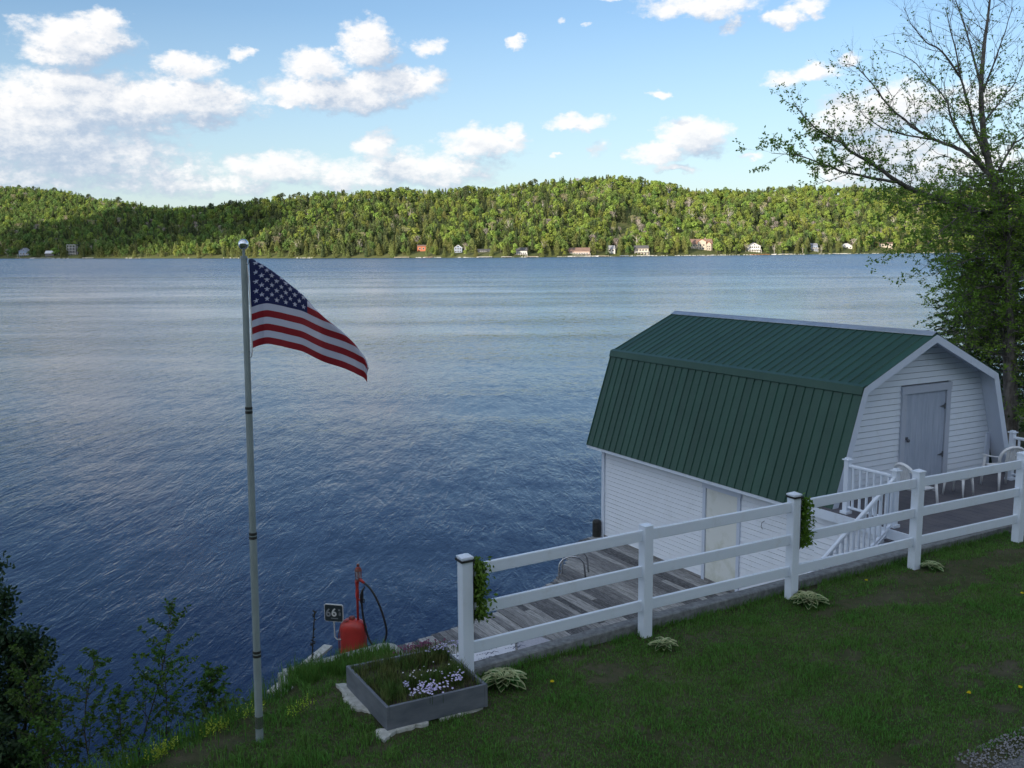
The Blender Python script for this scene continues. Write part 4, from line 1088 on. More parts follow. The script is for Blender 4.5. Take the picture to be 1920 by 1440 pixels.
slab('long broken white edging stone left of the flower box', [(-1.44, 0.50), (-1.33, 0.48), (-1.32, 0.20), (-1.31, 0.05), (-1.25, -0.18), (-1.25, -0.33), (-1.33, -0.30), (-1.47, -0.12), (-1.46, 0.12), (-1.42, 0.28)], 3.03, 3.125, 1)
slab('white edging stone at the front corner of the flower box', [(-1.43, -0.66), (-1.34, -0.70), (-0.92, -0.68), (-0.86, -0.73), (-0.92, -0.79), (-1.28, -0.80), (-1.42, -0.90), (-1.46, -0.80)], 3.03, 3.12, 2)
slab('narrow white edging stone under the right end of the flower box', [(-0.76, -0.70), (-0.24, -0.66), (-0.20, -0.71), (-0.30, -0.76), (-0.78, -0.78)], 3.03, 3.115, 3)
mb = MB(); random.seed(5)
for i in range(900):
    c = TS(random.uniform(-1.32, -1.12), random.uniform(-0.62, 0.45), 3.11) + Vector((0, 0, random.uniform(0, 0.03)))
    mb.blade(c, Vector((random.gauss(0, 1), random.gauss(0, 1), abs(random.gauss(0.4, 0.5)))).normalized() * 0.03, 0.018)
o = link('moss', mb.mesh('moss', 'moss')); o['kind'] = 'stuff'

# ================================================================== FUEL TANK WITH HAND PUMP, SIGN
tk = root('fuel_tank', (-2.80, 16.12, 0.55), 'red portable fuel tank with hand pump, lantern top and black hose', 'fuel tank', rz=R_(-20))
def rbox(w, dpt, h, r, zb_, n=5, taper=0.0):
    mb = MB(); rings = []
    def ring(wx, wy, z, rr):
        pts = []
        for cx, cy, a0 in ((1, 1, 0), (-1, 1, 90), (-1, -1, 180), (1, -1, 270)):
            for i in range(n):
                a = R_(a0 + 90 * i / (n - 1)); pts.append(((wx - rr) * cx + rr * math.cos(a), (wy - rr) * cy + rr * math.sin(a), z))
        return pts
    zs = [(0, 0.03), (0.03, 0)] + [(h - r + r * math.sin(R_(q)), r - r * math.cos(R_(q))) for q in (0, 20, 40, 60, 75, 90)]
    for z, ins_ in zs: rings.append(ring(w / 2 - ins_, dpt / 2 - ins_ * 0.7, zb_ + z, max(0.02, r * 0.75 - ins_ * 0.5)))
    m = 4 * n
    for rg_ in rings: mb.v += rg_
    for i in range(len(rings) - 1):
        for k in range(m): mb.f.append((i * m + k, i * m + (k + 1) % m, (i + 1) * m + (k + 1) % m, (i + 1) * m + k)); mb.mi.append(0)
    mb.f.append(tuple(range((len(rings) - 1) * m, len(rings) * m))); mb.mi.append(0)
    mb.f.append(tuple(reversed(range(m)))); mb.mi.append(0)
    return mb
part('body', rbox(0.46, 0.30, 0.86, 0.15, 0.02), 'red', tk, world=False, smooth=True)
mb = MB(); 
for x in (-0.235,):
    mb.tube([(x, -0.10, 0.05), (x, -0.10, 0.60), (x + 0.05, -0.10, 0.80), (x + 0.2, -0.10, 0.885)], 0.010, 6)
part('seam', mb, 'redrust', tk, world=False)
for zz in (0.12, 0.28):
    mb = MB(); mb.box((-0.245, -0.02, zz), (0.03, 0.12, 0.07)); part('bracket', mb, 'brass', tk, world=False)
mb = MB(); mb.lathe([(0.055, 0), (0.055, 0.035), (0.045, 0.055)], (-0.02, 0.0, 0.87), 12); part('filler_cap', mb, 'redrust', tk, world=False)
mb = MB(); mb.lathe([(0.020, 0.86), (0.022, 1.25), (0.032, 1.30), (0.032, 1.42), (0.024, 1.45), (0.03, 1.50), (0.036, 1.56), (0.034, 1.60)], (0.10, 0, 0), 12)
mb.tube([(0.10, 0, 1.57), (0.16, 0, 1.62), (0.24, 0, 1.56)], [0.035, 0.034, 0.022], 8); mb.tube([(0.10, 0, 1.25), (0.17, 0, 1.25)], 0.018, 6)
pu = part('pump_column', mb, 'red', tk, world=False, smooth=True)
mb = MB(); mb.lathe([(0.035, 0), (0.045, 0.03), (0.05, 0.12), (0.042, 0.15)], (0.13, 0, 1.62), 14); ln = part('lantern_glass', mb, 'glass', tk, world=False, smooth=True)
mb = MB(); mb.lathe([(0.065, 1.77), (0.06, 1.785), (0.04, 1.83), (0.022, 1.84)], (0.13, 0, 0), 12); mb.lathe([(0.055, 1.60), (0.055, 1.62)], (0.13, 0, 0), 12); mb.ball((0.13, 0, 1.87), 0.028, n=5)
for k in range(6):
    a = k * math.pi / 3; mb.tube([(0.13 + 0.058 * math.cos(a), 0.058 * math.sin(a), 1.61), (0.13 + 0.060 * math.cos(a), 0.060 * math.sin(a), 1.78)], 0.005, 4)
part('lantern_cage', mb, 'redrust', tk, world=False)
mb = MB(); hp = [(0.24, 0, 1.56), (0.34, 0, 1.49), (0.44, 0, 1.36), (0.54, 0, 1.16), (0.62, 0, 0.92), (0.64, 0.02, 0.70), (0.58, 0.02, 0.52), (0.46, 0.02, 0.43), (0.36, 0, 0.47), (0.28, 0, 0.62), (0.22, 0, 0.85), (0.19, 0, 1.05), (0.18, 0, 1.24)]
fine_ = []
for i in range(len(hp) - 1):
    p0, p1, p2, p3 = [Vector(hp[max(0, min(len(hp) - 1, i + k))]) for k in (-1, 0, 1, 2)]
    for q in range(5):
        t_ = q / 5; fine_.append(0.5 * ((2 * p1) + (-p0 + p2) * t_ + (2 * p0 - 5 * p1 + 4 * p2 - p3) * t_ ** 2 + (-p0 + 3 * p1 - 3 * p2 + p3) * t_ ** 3))
fine_.append(Vector(hp[-1])); mb.tube(fine_, 0.019, 8); part('hose', mb, 'rubber', tk, world=False, smooth=True)
mb = MB(); mb.tube([(0.18, 0, 1.20), (0.185, 0, 1.34), (0.20, 0, 1.42), (0.25, 0, 1.50)], [0.03, 0.034, 0.02, 0.012], 8); mb.tube([(0.18, -0.01, 1.30), (0.24, -0.01, 1.27), (0.23, -0.01, 1.20)], 0.010, 5); part('nozzle', mb, 'rubber', tk, world=False, smooth=True)

sg = root('temperature_sign', (-3.12, 16.05, 1.1), 'small dark sign reading 66 on a thin bent pipe beside the red tank', 'sign', rz=R_(-12))
mb = MB(); mb.tube([(0.12, 0, 0.0), (0.05, 0, -0.01), (0.01, 0, 0.03), (0.0, 0, 0.32)], 0.011, 6); part('pipe', mb, 'stone', sg, world=False)
def rrect(w, h, r, n=5, dx_=0, dz_=0):
    pts = []
    for cx, cz, a0 in ((1, 1, 0), (-1, 1, 90), (-1, -1, 180), (1, -1, 270)):
        for i in range(n): a = R_(a0 + 90 * i / (n - 1)); pts.append(((w / 2 - r) * cx + r * math.cos(a) + dx_, (h / 2 - r) * cz + r * math.sin(a) + dz_))
    return pts
def plate(mb, pts, y0, y1):
    n = len(pts); a = [(x, y0, z) for x, z in pts] + [(x, y1, z) for x, z in pts]
    mb.poly(a, [tuple(range(n)), tuple(reversed(range(n, 2 * n)))] + [(i, (i + 1) % n, n + (i + 1) % n, n + i) for i in range(n)])
cz_ = 0.47
mb = MB(); plate(mb, rrect(0.345, 0.315, 0.035, dz_=cz_), 0.0, 0.018); part('board', mb, 'signwhite', sg, world=False)
mb = MB(); plate(mb, rrect(0.325, 0.290, 0.030, dz_=cz_ - 0.004), -0.004, -0.001); part('face', mb, 'signdark', sg, world=False)
def text(s_, size, x, z, mat_, y=-0.008, bold=0.004):
    c = bpy.data.curves.new('lettering', 'FONT'); c.body = s_; c.size = size; c.align_x = 'CENTER'; c.align_y = 'CENTER'; c.extrude = 0.001; c.offset = bold
    o = bpy.data.objects.new('lettering', c); COL.objects.link(o); o.location = (x, y, z); o.rotation_euler = (R_(90), 0, 0); c.materials.append(M[mat_]); bpy.context.view_layer.update()
    me = bpy.data.meshes.new_from_object(o.evaluated_get(bpy.context.evaluated_depsgraph_get())); me.name = 'numeral'
    q = link('numeral', me, sg, (x, y, z), (R_(90), 0, 0)); bpy.data.objects.remove(o); return q
text('6', 0.20, -0.098, cz_ - 0.005, 'signgrey'); text('6', 0.20, 0.008, cz_ + 0.005, 'signwhite'); text('o', 0.06, 0.105, cz_ + 0.065, 'signgrey'); text('8', 0.085, 0.115, cz_ - 0.015, 'signgrey', bold=0.001)
mb = MB(); plate(mb, rrect(0.13, 0.013, 0.005, dx_=0.015, dz_=cz_ - 0.095), -0.008, -0.005); part('underline', mb, 'signgrey', sg, world=False)

# ================================================================== FLAGPOLE AND FLAG
PX, PY = -2.475, 8.82
fp = root('flagpole', (PX, PY, 3.08), 'tall grey telescoping flagpole with a silver ball, standing on the lawn', 'flagpole')
topx = 0.045
def polep(z): return Vector((PX + topx * (z - 3.08) / 4.65, PY + 0.02 * (z - 3.08) / 4.65, z))
secs = [(3.0, 3.99, 0.0375), (3.99, 5.16, 0.0345), (5.16, 6.36, 0.0315), (6.36, 7.73, 0.0285)]
for z0, z1, r in secs:
    mb = MB(); mb.tube([polep(z0), polep(z1)], r, 20, caps=False); part('section', mb, 'pole', fp, smooth=False)
    for p in fp.children[-1].data.polygons: p.use_smooth = len(p.vertices) == 4
for z, r in ((3.99, 0.0375), (5.16, 0.0345), (6.36, 0.0315)):
    mb = MB(); mb.tube([polep(z - 0.05), polep(z - 0.025)], r + 0.003, 16); mb.tube([polep(z - 0.012), polep(z + 0.012)], r + 0.003, 16); part('clamp_ring', mb, 'black', fp)
mb = MB(); mb.tube([polep(3.22), polep(3.34)], 0.040, 16); part('sleeve', mb, 'steel', fp)
mb = MB(); mb.tube([polep(7.73), polep(7.76)], 0.032, 16); mb.tube([polep(7.76), polep(7.82)], 0.012, 10); part('top_collar', mb, 'pole', fp)
mb = MB(); mb.ball(polep(7.865), 0.047, n=10); part('ball', mb, 'chrome', fp, smooth=True)
mb = MB(); mb.tube([polep(7.70) + Vector((0.03, -0.01, 0)), polep(7.30) + Vector((0.052, -0.01, 0)), polep(6.86) + Vector((0.052, -0.01, 0))], 0.005, 5); part('halyard', mb, 'signwhite', fp)
for z in (7.71, 6.86):
    mb = MB(); mb.tube([polep(z) + Vector((0.03 + 0.018 * math.sin(a), -0.012, 0.03 * math.cos(a))) for a in [i * math.pi / 5 for i in range(11)]], 0.004, 5); part('clip', mb, 'steel', fp)

NX, NY = 260, 156
HO, FLY = 0.81, 1.30
def bottom_pt(s_):    # lower edge of the flag, in metres right of and below the hoist top
    xs = [0, .05, .10, .2, .35, .5, .65, .8, .92, 1.0]
    X = [0, .06, .125, .26, .445, .62, .78, .925, 1.00, 1.035]
    Z = [.80, .775, .765, .79, .835, .90, .975, 1.04, 1.09, 1.135]
    return np.interp(s_, xs, X), -np.interp(s_, xs, Z)
svals = np.linspace(0, 1, NX + 1)
bx, bz = bottom_pt(svals)
k_ = np.hanning(19); k_ /= k_.sum()
bx = np.convolve(np.pad(bx, 9, mode='reflect', reflect_type='odd'), k_, 'valid'); bz = np.convolve(np.pad(bz, 9, mode='reflect', reflect_type='odd'), k_, 'valid')
hv = np.interp(svals, [0, 0.10, 0.45, 0.85, 0.95, 1.0], [1.0, 0.86, 0.56, 0.29, 0.22, 0.18])
Vf = np.zeros((NX + 1, NY + 1, 3))
for i in range(NX + 1):
    s_ = svals[i]; z = 0.0; y = 0.0; tc_ = hv[i]
    base_y = 0.065 * math.sin(s_ * 9.0) * min(1, s_ * 5) + 0.028 * math.sin(s_ * 21)
    if s_ < 0.075: base_y += -0.03 * math.sin(s_ / 0.075 * math.pi)
    for j in range(NY + 1):
        t_ = j / NY
        Vf[i, j] = (bx[i] - 0.22 * max(0.0, y - 0.12) * s_, base_y + y, bz[i] + z)
        w = min(max((t_ - tc_) / 0.09 + 0.5, 0), 1); w = w * w * (3 - 2 * w)
        phi = R_(6 + 16 * s_ * t_) * (1 - w) + R_(108) * w
        if s_ < 0.03: phi *= s_ / 0.03
        phi += R_(10) * math.sin(t_ * 14 + s_ * 9) * s_ * (1 - w)
        z += math.cos(phi) * HO / NY; y += math.sin(phi) * HO / NY
def in_star(u, v, cx, cy, r):
    dx_, dy_ = u - cx, v - cy; d = math.hypot(dx_, dy_)
    if d > r: return False
    a = (math.atan2(dx_, dy_)) % (2 * math.pi / 5); a = min(a, 2 * math.pi / 5 - a)
    ri = r * 0.382; x1, y1 = r, 0.0; x2, y2 = ri * math.cos(math.pi / 5), ri * math.sin(math.pi / 5)
    px_, py_ = d * math.cos(a), d * math.sin(a)
    return (x2 - x1) * (py_ - y1) - (y2 - y1) * (px_ - x1) >= 0
mi = []
cw, ch = 0.40 * FLY, 7 / 13 * HO
for i in range(NX):
    for j in range(NY):
        u = (i + .5) / NX * FLY; v = (j + .5) / NY * HO; st_ = int(v / HO * 13)
        m_ = 0 if st_ % 2 == 0 else 1
        if u < cw and v > HO - ch:
            m_ = 2; uu = u; vv = HO - v
            for row in range(9):
                cy = ch * (row + 1) / 10
                if abs(cy - vv) > 0.027: continue
                for c in range(6 if row % 2 == 0 else 5):
                    cx = cw * ((c * 2 + 1) if row % 2 == 0 else (c * 2 + 2)) / 12
                    if abs(cx - uu) < 0.027 and in_star(uu, -vv, cx, -cy, 0.0255): m_ = 1
        mi.append(m_)
idx = np.arange((NX + 1) * (NY + 1)).reshape(NX + 1, NY + 1)
F = np.stack([idx[:-1, :-1], idx[1:, :-1], idx[1:, 1:], idx[:-1, 1:]], -1).reshape(-1, 4)
me = npmesh('flag', Vf.reshape(-1, 3), F, ['flag_red', 'flag_white', 'flag_blue'], mi, smooth=True)
fl = link('flag', me, None, polep(7.72) + Vector((0.050, -0.012, 0.0)))
tag(fl, 'drooping American flag hanging folded from the tall flagpole', 'flag')

# ================================================================== GRASS
def scatter(n, t0, t1, s0, s1, dens, seed):
    r = np.random.default_rng(seed); t_ = r.uniform(t0, t1, n); s_ = r.uniform(s0, s1, n); keep = []
    for i in range(n):
        if dens(t_[i], s_[i]) > r.random(): keep.append(i)
    return t_[keep], s_[keep]
box_t = [((p - Vector((Pf.x, Pf.y, 0))).dot(fd), (p - Vector((Pf.x, Pf.y, 0))).dot(fn)) for p in PC]
def in_poly(x, y, P_):
    c = False
    for (x0, y0), (x1, y1) in zip(P_, P_[1:] + P_[:1]):
        if (y0 > y) != (y1 > y) and x < (x1 - x0) * (y - y0) / (y1 - y0) + x0: c = not c
    return c
stonep = [[(-1.46, 0.5), (-1.32, 0.5), (-1.25, -0.33), (-1.47, -0.3)], [(-1.44, -0.66), (-0.86, -0.66), (-0.9, -0.82), (-1.44, -0.9)], [(-0.78, -0.68), (-0.22, -0.66), (-0.3, -0.78), (-0.78, -0.78)]]
def lawn_d(t_, s_):
    if t_ > -0.45 and s_ > wall_s(t_) - 0.19: return 0
    if t_ > -0.52 and s_ > 0.2 and t_ < 0: return 0
    if -1.72 < t_ <= -0.45 and s_ > 1.36: return 0
    if t_ <= -1.72 and s_ > edge_s(t_) + 0.05: return 0
    if s_ < road_edge(t_) + 0.02: return 0.02
    if in_poly(t_, s_, box_t): return 0
    for q in stonep:
        if in_poly(t_, s_, q): return 0.03
    d = 1.0
    bare = noise.noise(Vector((t_ * 0.9, s_ * 2.0, 4.4))) + 0.6 * noise.noise(Vector((t_ * 3.1, s_ * 5, 2.2)))
    band = math.exp(-((s_ + 0.75 - 0.02 * t_) / 0.38) ** 2) * (0.55 if t_ > 1 else 0.35)
    if t_ > 6: band *= 1.6
    band += 0.5 * math.exp(-((s_ - edge_s(t_) + 0.25) / 0.3) ** 2) if t_ < -1.8 else 0
    band += 0.5 * math.exp(-(((t_ + 1.25) / 0.18) ** 2 + ((s_ + 0.3) / 0.6) ** 2))
    d -= max(0, min(1, (bare * 1.25 + band * 1.1 + 0.35 * noise.noise(Vector((t_ * 9, s_ * 13, 6))) - 0.64) * 2.6)) * 0.93
    return d
n_l = 430000
t_, s_ = scatter(n_l, -5.4, 13.0, -4.6, 1.5, lawn_d, 5)
P = np.zeros((len(t_), 3)); P[:, 0] = Pf.x + fd.x * t_ + fn.x * s_; P[:, 1] = Pf.y + fd.y * t_ + fn.y * s_
P[:, 2] = [lawn_z(a, min(b_, 0.3)) - (max(0, b_ - 0.5) * 0.14 if -1.72 < a <= -0.45 else 0) for a, b_ in zip(t_, s_)]
r = np.random.default_rng(3)
tuft = np.array([0.5 + 0.9 * max(0, noise.noise(Vector((a * 2.3, b_ * 2.3, 9))) + 0.25) + (0.9 if (a < -1.4 and noise.noise(Vector((a * 3, b_ * 3, 1))) > 0.05) else 0) + (1.2 * math.exp(-((b_ - wall_s(a) + 0.2) / 0.07) ** 2) if a > -0.4 else 0) for a, b_ in zip(t_, s_)])
Hh = r.uniform(0.030, 0.060, len(P)) * tuft
me = grassmesh('lawn_grass', P, Hh, r.uniform(0.006, 0.010, len(P)), ['grass'], 0.6, seed=6)
struct('lawn_grass', me, 'stuff')
print('lawn blades', len(P))
# taller grass on the bank and the curb terrace
def bank_d(t_, s_):
    if t_ > -1.74: return 0.0
    e = edge_s(t_)
    if s_ < e - 0.05: return 0.02
    return 0.95 if s_ < e + 2.4 else 0.35
t_, s_ = scatter(90000, -11, -1.74, -3.0, 4.2, bank_d, 9)
z = np.array([ground_z(a, b_) for a, b_ in zip(t_, s_)])
P = np.stack([Pf.x + fd.x * t_ + fn.x * s_, Pf.y + fd.y * t_ + fn.y * s_, z], 1)
me = grassmesh('bank_grass', P, r.uniform(0.10, 0.40, len(P)), r.uniform(0.006, 0.011, len(P)), ['tall'], 0.38, seed=8)
struct('bank_grass', me, 'stuff')
t_, s_ = scatter(4200, -1.72, -0.5, 0.72, 1.42, lambda a, b_: 0.75 if noise.noise(Vector((a * 6, b_ * 6, 0))) > -0.1 else 0.15, 12)
P = np.stack([Pf.x + fd.x * t_ + fn.x * s_, Pf.y + fd.y * t_ + fn.y * s_, np.array([ground_z(a, b_) for a, b_ in zip(t_, s_)])], 1)
struct('terrace_grass', grassmesh('terrace_grass', P, r.uniform(0.06, 0.22, len(P)), np.full(len(P), 0.007), ['tall'], 0.35, seed=10), 'stuff')

# yellow green sprouts along the lawn edge
random.seed(15)
for (x, y, n, lb) in ((-3.42, 8.62, 34, 'lowest bright yellow green sprouts on the lawn edge near the saplings'), (-3.08, 9.02, 24, 'middle bright yellow green sprouts on the bare lawn edge'), (-2.76, 9.44, 16, 'bright yellow green sprouts on the lawn edge left of the flagpole foot'), (-2.30, 9.45, 20, 'yellow green sprouts just right of the flagpole foot')):
    mb = MB()
    for i in range(n):
        a = random.gauss(0, 0.085); b_ = random.gauss(0, 0.035); p = Vector((x + 0.10, y - 0.13, 3.08)) + Vector((0.62, 0.78, 0)) * a + Vector((-0.78, 0.62, 0)) * b_
        h = random.uniform(0.09, 0.20); tip = p + Vector((random.gauss(0, 0.02), random.gauss(0, 0.02), h))
        for k in range(7):
            q = p.lerp(tip, 0.25 + 0.75 * k / 7); mb.blade(q, Vector((random.gauss(0, 1), random.gauss(0, 1), 0.8)).normalized() * 0.026, 0.012)
    rt = root('fern_sprouts', (x, y, 3.05), lb, 'plant', 'bright sprouts along the lawn edge'); part('shoots', mb, 'fern', rt, kind='stuff')

# hostas
def hosta(p, sc, n, lb, seed, vari=True):
    random.seed(seed); rt = root('hosta', p, lb, 'plant', 'striped hostas planted along the fence')
    for i in range(n):
        a = i * 2.4 + random.uniform(-0.3, 0.3); ringk = i / n; L = sc * (0.11 + 0.09 * ringk) * random.uniform(0.85, 1.15); el_ = R_(75 - 55 * ringk)
        d = Vector((math.cos(a), math.sin(a), 0)); q = Vector((-d.y, d.x, 0)); mb = MB(); ns_ = 7; wmax = L * 0.27
        for k in range(ns_ + 1):
            u = k / ns_; r_ = L * (u * math.cos(el_) + 0.25 * u * u); zz = L * (math.sin(el_) * u - 0.40 * u * u * u) + 0.03; w = wmax * math.sin(math.pi * min(1, (u * 0.92 + 0.04))) ** 0.8 * (1 if u < 0.97 else 0.15)
            c = d * r_ + Vector((0, 0, zz)); 
            for o_k, l in ((-1, 0.012), (-0.80, 0.004), (0, -0.010), (0.80, 0.004), (1, 0.012)): mb.v.append(tuple(c + q * w * o_k + Vector((0, 0, l * sc * 1.5))))
        for k in range(ns_):
            for m_ in range(4): aa = k * 5 + m_; mb.f.append((aa, aa + 1, aa + 6, aa + 5)); mb.mi.append(1 if (m_ in (0, 3) and vari) else 0)
        part('leaf', mb, ['hosta', 'hostaw'], rt, world=False, smooth=False)
hosta(Vector((-0.12, 9.98, 3.10)), 1.25, 62, 'largest striped hosta, at the foot of the end post beside the flower box', 1)
hosta(Vector((1.77, 10.86, 3.12)), 0.85, 34, 'small striped hosta at the foot of the second fence post', 2)
hosta(Vector((3.90, 12.22, 3.14)), 1.2, 64, 'leafy striped hosta at the foot of the third fence post', 3)
hosta(Vector((6.12, 13.58, 3.14)), 0.85, 32, 'small striped hosta at the foot of the fourth fence post', 4)
hosta(Vector((8.22, 14.95, 3.15)), 0.6, 14, 'tiny hosta at the foot of the right most visible fence post', 5)
# dandelions
for (x, y, lb) in ((0.41, 9.87, 'dandelion in the lawn right of the largest hosta'), (4.76, 9.55, 'dandelion in the open lawn near the gravel drive'), (6.85, 12.47, 'dandelion at the right edge of the lawn below the last fence bay'), (5.36, 9.67, 'dandelion nearest the gravel drive at the right edge'), (4.95, 13.02, 'dandelion close to the wall between the third and fourth posts')):
    mb = MB(); z = 3.13
    mb.tube([(x, y, z - 0.03), (x + 0.004, y, z + 0.045)], 0.003, 4)
    rt = root('dandelion', (x, y, z - 0.03), lb, 'flower', 'dandelions in the lawn'); part('stem', mb, 'lf_sap', rt)
    mb = MB(); random.seed(int(x * 100)); c = Vector((x + 0.004, y, z + 0.05))
    for k in range(46):
        d = Vector((random.gauss(0, 1), random.gauss(0, 1), abs(random.gauss(0, 0.6)) + 0.15)).normalized(); mb.blade(c, d * 0.026, 0.008)
    part('blossom', mb, 'yellow', rt)

# ================================================================== SHRUBS AND SAPLINGS ON THE BANK
def branch_path(p, d, L, n, wob, up=0.0):
    pts = [Vector(p)]; d = Vector(d).normalized()
    for i in range(n):
        d = (d + Vector((random.gauss(0, wob), random.gauss(0, wob), random.gauss(0, wob) + up))).normalized(); pts.append(pts[-1] + d * L / n)
    return pts
def sapling(p, h, lb, seed, nb=16, lf=260, lean=(0, 0), ls=0.058, cat='sapling', nm='sapling', leafm='lf_sap', r0=0.012):
    nb = int(nb * 1.5); lf = int(lf * 3.0)
    random.seed(seed); rt = root(nm, p, lb, cat, 'young saplings on the lake bank')
    st_ = MB(); lv = MB()
    pts = branch_path(p, (lean[0], lean[1], 1), h, 9, 0.07); st_.tube(pts, [r0 * (1 - 0.8 * i / 9) for i in range(10)], 6)
    for i in range(nb):
        u = 0.25 + 0.73 * i / nb; k = int(u * 9); q = pts[k].lerp(pts[min(9, k + 1)], u * 9 - k); a = i * 2.4
        L = h * 0.34 * (1.15 - u) + 0.08; bp = branch_path(q, (math.cos(a), math.sin(a), 0.9), L, 4, 0.15)
        st_.tube(bp, [r0 * 0.4, r0 * 0.32, r0 * 0.24, r0 * 0.16, r0 * 0.1], 4, caps=False)
        for j in range(int(lf / nb)):
            kk = random.uniform(0.25, 1) * 4; m_ = min(3, int(kk)); c = bp[m_].lerp(bp[m_ + 1], kk - m_)
            d = Vector((random.gauss(0, 1), random.gauss(0, 1), random.gauss(-0.1, 0.6))).normalized() * ls * random.uniform(0.7, 1.2)
            lv.blade(c, d, ls * 0.5)
    part('stem', st_, 'stem', rt); part('foliage', lv, leafm, rt)
def gz(x, y): p = Vector((x - Pf.x, y - Pf.y, 0)); return ground_z(p.dot(fd), p.dot(fn))
for (x, y, h, lb, sd_, lean) in ((-4.42, 10.4, 3.95, 'tallest thin sapling in the middle of the lake bank', 3, (0.0, 0.02)), (-4.85, 10.35, 3.55, 'bushy sapling right of the dark cedar', 5, (-0.03, 0)), (-5.15, 10.2, 3.30, 'sapling growing against the dark cedar', 6, (-0.1, 0)), (-4.15, 10.5, 3.35, 'low sapling right of the tallest one', 7, (0.12, 0)), (-3.95, 10.35, 3.15, 'leaning sapling close to the lawn edge', 8, (0.25, 0.05)), (-3.55, 10.6, 3.0, 'small sapling nearest the flagpole', 9, (0.05, 0)), (-4.85, 8.9, 2.75, 'pale low sapling in the bottom left corner', 10, (0.1, 0.0)), (-4.65, 10.0, 3.45, 'thin sapling just left of the tallest one', 12, (0.03, 0.02)), (-4.3, 9.9, 3.05, 'short sapling in front of the tallest one', 13, (0.06, 0)), (-5.0, 9.7, 2.9, 'short sapling in front of the bushy one', 14, (-0.03, 0))):
    sapling(Vector((x, y, gz(x, y) - 0.03)), h - gz(x, y), lb, sd_, lean=lean)
random.seed(77)
wx, wy = -3.02, 12.9; mb = MB(); p = branch_path((wx, wy, gz(wx, wy) - 0.1), (0.012, 0, 1), 2.98 - gz(wx, wy), 8, 0.012); mb.tube(p, 0.009, 5)
mb2 = MB()
for i in range(150):
    u = random.uniform(0.55, 1.0) * 8; k = min(7, int(u)); q = p[k].lerp(p[k + 1], u - k); mb2.blade(q, Vector((random.gauss(0, 1), random.gauss(0, 1), 0.8)).normalized() * 0.05, 0.02)
rt = root('dead_weed', tuple(p[0]), 'lone dry dark weed stalk standing before the water', 'plant'); part('stem', mb, 'stem', rt); part('seed_heads', mb2, 'stem', rt)

def conifer(p, h, rad, lb, seed, leafm, n_l=26, per=11, drop=0.25, nm='fir_tree', cat='tree', group=None, lsz=0.13, dens=26, zst=0.12, tr=0.14, trunk_m='bark', az_bias=None):
    random.seed(seed); rt = root(nm, p, lb, cat, group); tb_ = MB(); P0s = []; Ds = []
    tb_.tube([p, p + Vector((0.02, 0.02, h * 0.5)), p + Vector((0, 0, h))], [tr, tr * 0.6, tr * 0.12], 9)
    for i in range(n_l):
        u = zst + (1 - zst) * i / n_l; z = h * u; R = rad * (1 - u) ** 0.75 + 0.15
        for k in range(per):
            a = k * 2 * math.pi / per + i * 0.7 + random.uniform(-0.25, 0.25); L = R * random.uniform(0.65, 1.12)
            bp = [p + Vector((0, 0, z))]
            for q in range(1, 6): v_ = q / 5; bp.append(p + Vector((math.cos(a) * L * v_, math.sin(a) * L * v_, z - drop * L * v_ * v_ + 0.12 * L * v_ + random.gauss(0, 0.02))))
            tb_.tube(bp, [0.022, 0.018, 0.014, 0.010, 0.006, 0.003], 3, caps=False)
            for q in range(int(dens * L / rad) + 4):
                v_ = random.uniform(0.2, 1.0) * 5; m_ = min(4, int(v_)); c = bp[m_].lerp(bp[m_ + 1], v_ - m_)
                w = 0.24 * L * (1 - v_ / 6.5)
                side = Vector((-math.sin(a), math.cos(a), 0)) * random.uniform(-w, w); P0s.append(c + side + Vector((0, 0, random.gauss(-0.02, 0.03)))); Ds.append((Vector((math.cos(a), math.sin(a), -0.3)) + Vector((random.gauss(0, .5), random.gauss(0, .5), random.gauss(0, .25)))).normalized() * lsz * random.uniform(0.7, 1.3))
    part('trunk', tb_, trunk_m, rt)
    lv = MB()
    for c, d in zip(P0s, Ds): lv.blade(c, d, lsz * 0.42)
    part('foliage', lv, leafm, rt)
    return rt
def shrub(p, blobs, lb, seed, mat_, per=900, ls=0.075, nm='shrub', group=None, stems=7, cat='shrub'):
    """blobs: (dx, dy, dz, radius) clumps of leaves on branching stems"""
    random.seed(seed); rt = root(nm, p, lb, cat, group); st_ = MB(); lv_ = MB()
    for (x, y, z, r_) in blobs:
        c = p + Vector((x, y, z)); q = p + Vector((x * 0.25 + random.gauss(0, .05), y * 0.25 + random.gauss(0, .05), 0))
        st_.tube([q, q.lerp(c, 0.5) + Vector((random.gauss(0, .06), random.gauss(0, .06), 0.05)), c], [0.03, 0.018, 0.008], 5)
        for k in range(int(5 + r_ * 10)):
            d = Vector((random.gauss(0, 1), random.gauss(0, 1), random.gauss(0.4, 1))).normalized() * r_ * random.uniform(0.8, 1.25)
            st_.tube([c, c + d * 0.5 + Vector((0, 0, 0.02)), c + d], [0.007, 0.005, 0.002], 3, caps=False)
            for m_ in range(int(per * r_ / (5 + r_ * 10) * 1.6)):
                u = random.uniform(0.25, 1.05); o_ = c + d * u + Vector((random.gauss(0, 1), random.gauss(0, 1), random.gauss(0, 1))) * r_ * 0.17
                lv_.blade(o_, Vector((random.gauss(0, 1), random.gauss(0, 1), random.gauss(0, .8))).normalized() * ls * random.uniform(0.6, 1.3), ls * 0.5)
    part('stems', st_, 'stem', rt); part('foliage', lv_, mat_, rt); return rt
zg = gz(-6.5, 11.6)
